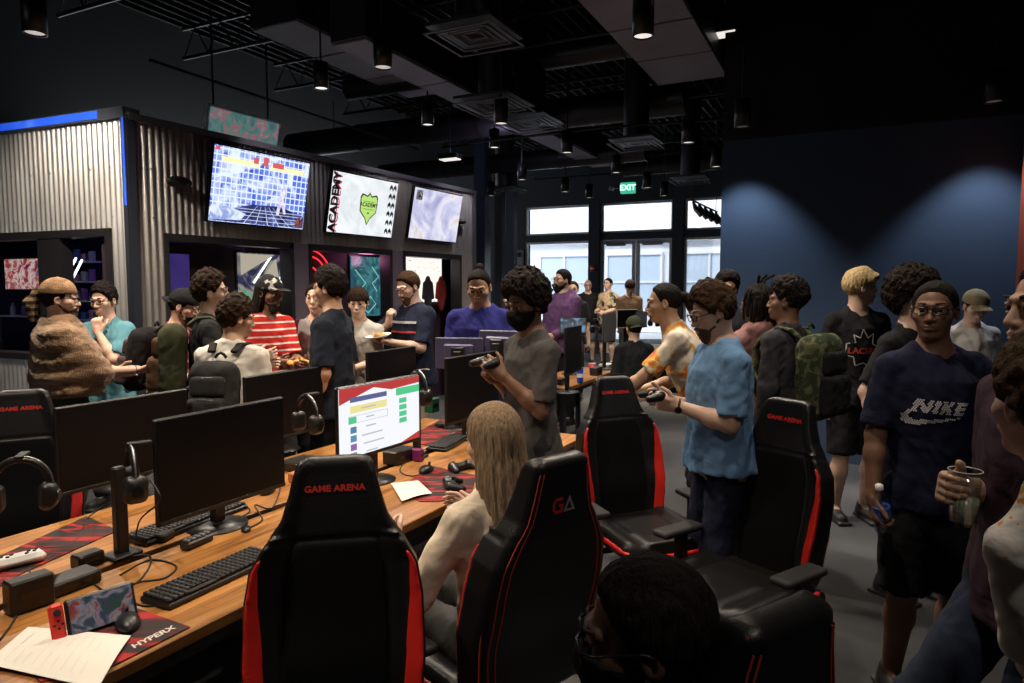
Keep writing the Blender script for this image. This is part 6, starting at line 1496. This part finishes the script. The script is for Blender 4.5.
P24=person('dark haired person with a camouflage backpack, turned away to the left',787,279,4.15,38,BROWN,2,hair=('afro',BLK,.016,.006),shirt=fabric('dusk_grey',(.030,.030,.035)),pants=DARKP,hy=20,sleeve='long')
backpack(P24,fabric('bag_camo',(.05,.055,.03),fn=camo),'dark camouflage backpack hanging open on the person by the blue wall',w=.17,h=.25,m2=FB)
P25=person('blond person in a black t-shirt with a red and white print and black shorts',861,269,5.0,-180,PALE,2,hair=('swoop',BLD,.012,.004),shirt=FB,pants=FB,shorts=True,hy=84,Rh=None,Lh=(-.18,.02,.9),shoes=(.02,.02,.02))
V_,F_=text_verts('LACERS',.055,bold=.002); print_on(P25,V_,F_,1.21,mat('print_red',(.42,.05,.04),.8),xc=.02)
def outl(pts,w=.007):
    V=[];Fc=[]
    for (a,b),(c,d) in zip(pts,pts[1:]+pts[:1]):
        L=math.hypot(c-a,d-b); nx,ny=-(d-b)/L*w/2,(c-a)/L*w/2; q=len(V); V+=[(a+nx,b+ny),(c+nx,d+ny),(c-nx,d-ny),(a-nx,b-ny)]; Fc.append((q,q+1,q+2,q+3))
    return V,Fc
V_,F_=outl([(-.10,.05),(-.05,.06),(-.06,.11),(-.02,.09),(0,.15),(.03,.09),(.07,.12),(.06,.05),(.10,.03),(.10,-.06),(.06,-.06),(.05,-.11),(0,-.08),(-.05,-.10),(-.06,-.04),(-.10,-.03)]); print_on(P25,V_,F_,1.21,mat('print_white',(.5,.48,.45),.8),xc=.02)
P26=person('person with a large curly afro in a black t-shirt and khaki cargo shorts',916,265,3.75,-152,PALE,2,hair=('afro',(.018,.012,.010),.055,.010),shirt=FB,pants=KHAKI,shorts=True,Rh=(.30,.05,.93))
P27=person('young man with glasses in a navy t-shirt with a white swoosh holding a water bottle',936,281,2.78,176,BROWN,2,hair=('fade',BLK,.007,.002),shirt=fabric('navy_tee',(.010,.012,.034)),pants=FB,shorts=True,hy=-36,hp=2,Rh=(.27,.10,.84),Rhand=dict(palm=(-1,.2,0),curl=48,dir=(0,.35,-1)),Lh=(-.25,.08,.86),Lhand=dict(curl=30),g=1.06,shoes=(.03,.03,.03),fat=1.06)
glasses(P27,GF,w=.026,hh=.014,r=.0028)
# dotted swoosh print
def inpoly(p,poly):
    x,y=p; c=False
    for i in range(len(poly)):
        (a,b),(d,e)=poly[i-1],poly[i]
        if (b>y)!=(e>y) and x<(d-a)*(y-b)/(e-b)+a: c=not c
    return c
sw=[(-.125,-.015),(-.118,-.045),(-.098,-.060),(-.070,-.058),(.135,.0),(-.05,-.030),(-.085,-.034),(-.098,-.018),(-.095,.0),(-.10,.012)]
lets=[[(-.095,.005),(-.075,.068),(-.055,.068),(-.040,.035),(-.032,.068),(-.012,.068),(-.032,.005),(-.052,.005),(-.065,.040),(-.075,.005)],[(-.022,.005),(-.002,.068),(.018,.068),(-.002,.005)],[(.008,.005),(.028,.068),(.048,.068),(.042,.045),(.062,.068),(.085,.068),(.055,.038),(.062,.005),(.040,.005),(.036,.025),(.028,.005)],[(.070,.005),(.090,.068),(.135,.068),(.130,.053),(.106,.053),(.103,.044),(.124,.044),(.120,.030),(.098,.030),(.094,.020),(.120,.020),(.115,.005)]]
V=[];Fc=[]; st=.0088
for i in range(-18,20):
    for j in range(-9,11):
        p=(i*st+(j%2)*st/2,j*st*.87)
        if any(inpoly(p,q) for q in [sw]+lets):
            q=len(V); r_=.0040; V+=[(p[0]+r_*math.cos(k*math.pi/3),p[1]+r_*math.sin(k*math.pi/3)) for k in range(6)]; Fc.append(tuple(range(q,q+6)))
V=[(a*.86,b*.86) for a,b in V]; print_on(P27,V,Fc,1.235,mat('print_pale',(.62,.60,.62),.7),xc=.055,tilt=-4)
P28=person('person in a tan cap and pale grey henley shirt near the blue wall corner',976,291,5.3,176,PALE,1,hair=('short',DBR,.008,.003),shirt=fabric('henley',(.60,.57,.55)),pants=DARKP,sleeve='long',hp=20,Rh=(.14,.27,1.12),Lh=(-.14,.27,1.12)); cap(P28,fabric('cap_tan',(.30,.25,.15)))
P29=person('tall man in a maroon t-shirt and jeans holding a glass at the right edge',1056,258,1.72,92,TAN,2,hair=('short',BLK,.010,.004),shirt=fabric('maroon',(.038,.018,.030)),pants=JEAN,Rh=(.02,.20,1.19),Rpole=(.3,-.5,-1),Rhand=dict(palm=(-.6,-.1,0),curl=45,dir=(-.5,1,.15)),Lh=(-.21,.09,.93),Lhand=dict(dir=(.1,.3,-1),curl=10),feet=((.1,.42),(-.1,.12)),hy=-4,hp=3)
P30=person('brown haired person in a white confetti print t-shirt at the bottom right corner',1052,337,1.28,-8,PALE,2,hair=('tousled',(.075,.048,.027),.018,.006),shirt=fabric('confetti',(.6,.6,.55),fn=confetti),pants=JEAN,hy=12,side=-30,g=.72,Lh=(-.12,.25,1.0))
P31=person('seated person with short black hair and glasses at the bottom centre of the picture',648,558,1.05,80,DARKB,2,hair=('fade',BLK,.012,.004),sit=True,shirt=DARKP,pants=DARKP,hp=12,Rh=(.15,.35,.75),Lh=(-.15,.35,.75)); glasses(P31,GF); face_mask(P31)
P32=person('seated person with long ash blond hair in a cream cardigan facing the desk',493,406,2.30,36,PALE,2,hair=('long',(.25,.175,.11),.012,.006),sit=True,fem=True,shirt=fabric('cream',(.66,.56,.43)),sleeve='long',pants=fabric('grey_leggings',(.05,.05,.05)),Lh=(-.24,.28,.80),Rh=(.16,.36,.82),hy=6,hp=8,shoes=(.45,.12,.16),g=.95)
# ------------------------------------------------------------------ things held
p=hand_pt(P27,'R',.075,.035); rt=empty('water_bottle',(float(p[0]),float(p[1]),float(p[2])-.07),0,'clear plastic water bottle with blue label in the hand of the man in navy','bottle'); rt.rotation_euler=(R(8),R(-12),0)
M_cl=thin_glass('clear_plastic',(.86,.90,.95),.16)
MB().lathe([(.004,0),(.030,.003),(.033,.015),(.031,.04),(.033,.06),(.031,.08),(.033,.10),(.033,.13),(.022,.165),(.013,.18),(.013,.19)],24).build('bottle_body',M_cl,rt)
MB().lathe([(.0336,.075),(.0336,.115)],24).build('label_band',mat('bottle_label',(.05,.12,.45),.4),rt); MB().lathe([(.015,.188),(.015,.206),(.001,.207)],18).build('cap',M_white,rt)
MB().lathe([(.001,.004),(.029,.006),(.031,.05),(.0305,.11),(.001,.111)],20).build('water',thin_glass('water_mat',(.75,.82,.88),.10),rt)
p=hand_pt(P29,'R',.080,.045); rt=empty('drinking_glass',(float(p[0]),float(p[1]),float(p[2])-.08),0,'glass of pale cloudy drink held by the man in maroon','glass')
mb=MB(); mb.lathe([(.030,0),(.038,.135),(.0365,.135),(.029,.006)],26); mb.build('glass_wall',thin_glass('tumbler',(.9,.92,.92),.14),rt); MB().lathe([(.001,.006),(.0285,.007),(.0325,.065),(.001,.066)],22).build('drink',mat('cloudy_drink',(.32,.33,.24),.2),rt)
MB().tube([(.0372*math.cos(k*math.pi/12),.0372*math.sin(k*math.pi/12),.135) for k in range(25)],.0012,6,False).build('rim',mat('rim_glass',(.5,.52,.52),.1),rt)
def mid(X,a=.09,o=.03): return (hand_pt(X,'R',a,o)+hand_pt(X,'L',a,o))/2
gamepad(mid(P6)+np.array([0,0,.0]),-128+180,'orange and black game controller in the hands of the person in red stripes',mat('pad_orange',(.75,.28,.06),.45),z=float(mid(P6)[2]),extra=1)
gamepad(mid(P9),168+180,'yellow and red game controller in the hands of the person in the pale t-shirt',mat('pad_yellow',(.65,.60,.05),.45),z=float(mid(P9)[2])-.01,extra=1)
q=mid(P21,.10,.02); rt=gamepad(q,94+180,'black game controller in the hands of the man in light blue',M_plastic,z=float(q[2]),extra=1)
q=mid(P13,.10,.02); rt=gamepad(q,122+180,'dark game controller in the hands of the masked person',M_plastic,z=float(q[2]))
q=mid(P17); 
q=hand_pt(P10,'L',.10,.035); rt=empty('paper_plate',(float(q[0]),float(q[1]),float(q[2])),0,'white paper plate of food held by the man in the navy polo shirt','plate')
MB().lathe([(.001,.0),(.075,.002),(.105,.016),(.107,.014),(.076,-.002),(.001,-.003)],26).build('plate_disc',M_white,rt); rt.rotation_euler=(R(6),R(-8),0)
F=Field([-.08,-.08,-.01],[.08,.08,.06],.006); F.ell((.01,.0,.012),(.045,.035,.018),.02); F.ell((-.03,.02,.012),(.02,.03,.016),.02); o=field_mesh(F,'snack_food',mat('food',(.45,.22,.06),.7,var=.4,vscale=30),None,1.0); o.location=(float(q[0]),float(q[1]),float(q[2])+.003); tag(o,'brown snack food lying on the white paper plate','food')
q=mid(P28,.1,.0); rt=empty('serving_tray',(float(q[0]),float(q[1]),float(q[2])),R(176),'flat black tray held by the person in the tan cap','tray'); MB().box((0,0,0),(.36,.22,.012),.004).build('tray_base',M_plastic,rt)
mb=MB()
for a in(-1,1): mb.box((a*.18,0,.012),(.01,.22,.024)); mb.box((0,a*.11,.012),(.36,.01,.024))
mb.build('tray_rim',M_plastic,rt)
# necklaces, watch
def ring_on(X,n,m,name='wristwatch',r=.031,th=.006,face=True,at_=.0):
    W,d,nn,t,_,_=X['hands'][n]; c=(W+d*at_)*X['s']; a=[c+(nn*math.cos(k*math.pi/8)*r*.9+t*math.sin(k*math.pi/8)*r)*X['s'] for k in range(17)]
    o=MB().tube(a,th*X['s'],7,False).build(name,m,X['root'])
    if face:
        q=c-nn*r*X['s']; MB().tube([tuple(q),tuple(q-nn*.010*X['s'])],.017*X['s'],16).build('watch_face',M_glossbl,X['root'])
ring_on(P21,'L',M_rubber); ring_on(P1,'R',M_rubber,'bracelet',face=False,th=.003); ring_on(P15,'L',M_rubber,face=False,name='wristband')
print('N objects',len(bpy.data.objects))
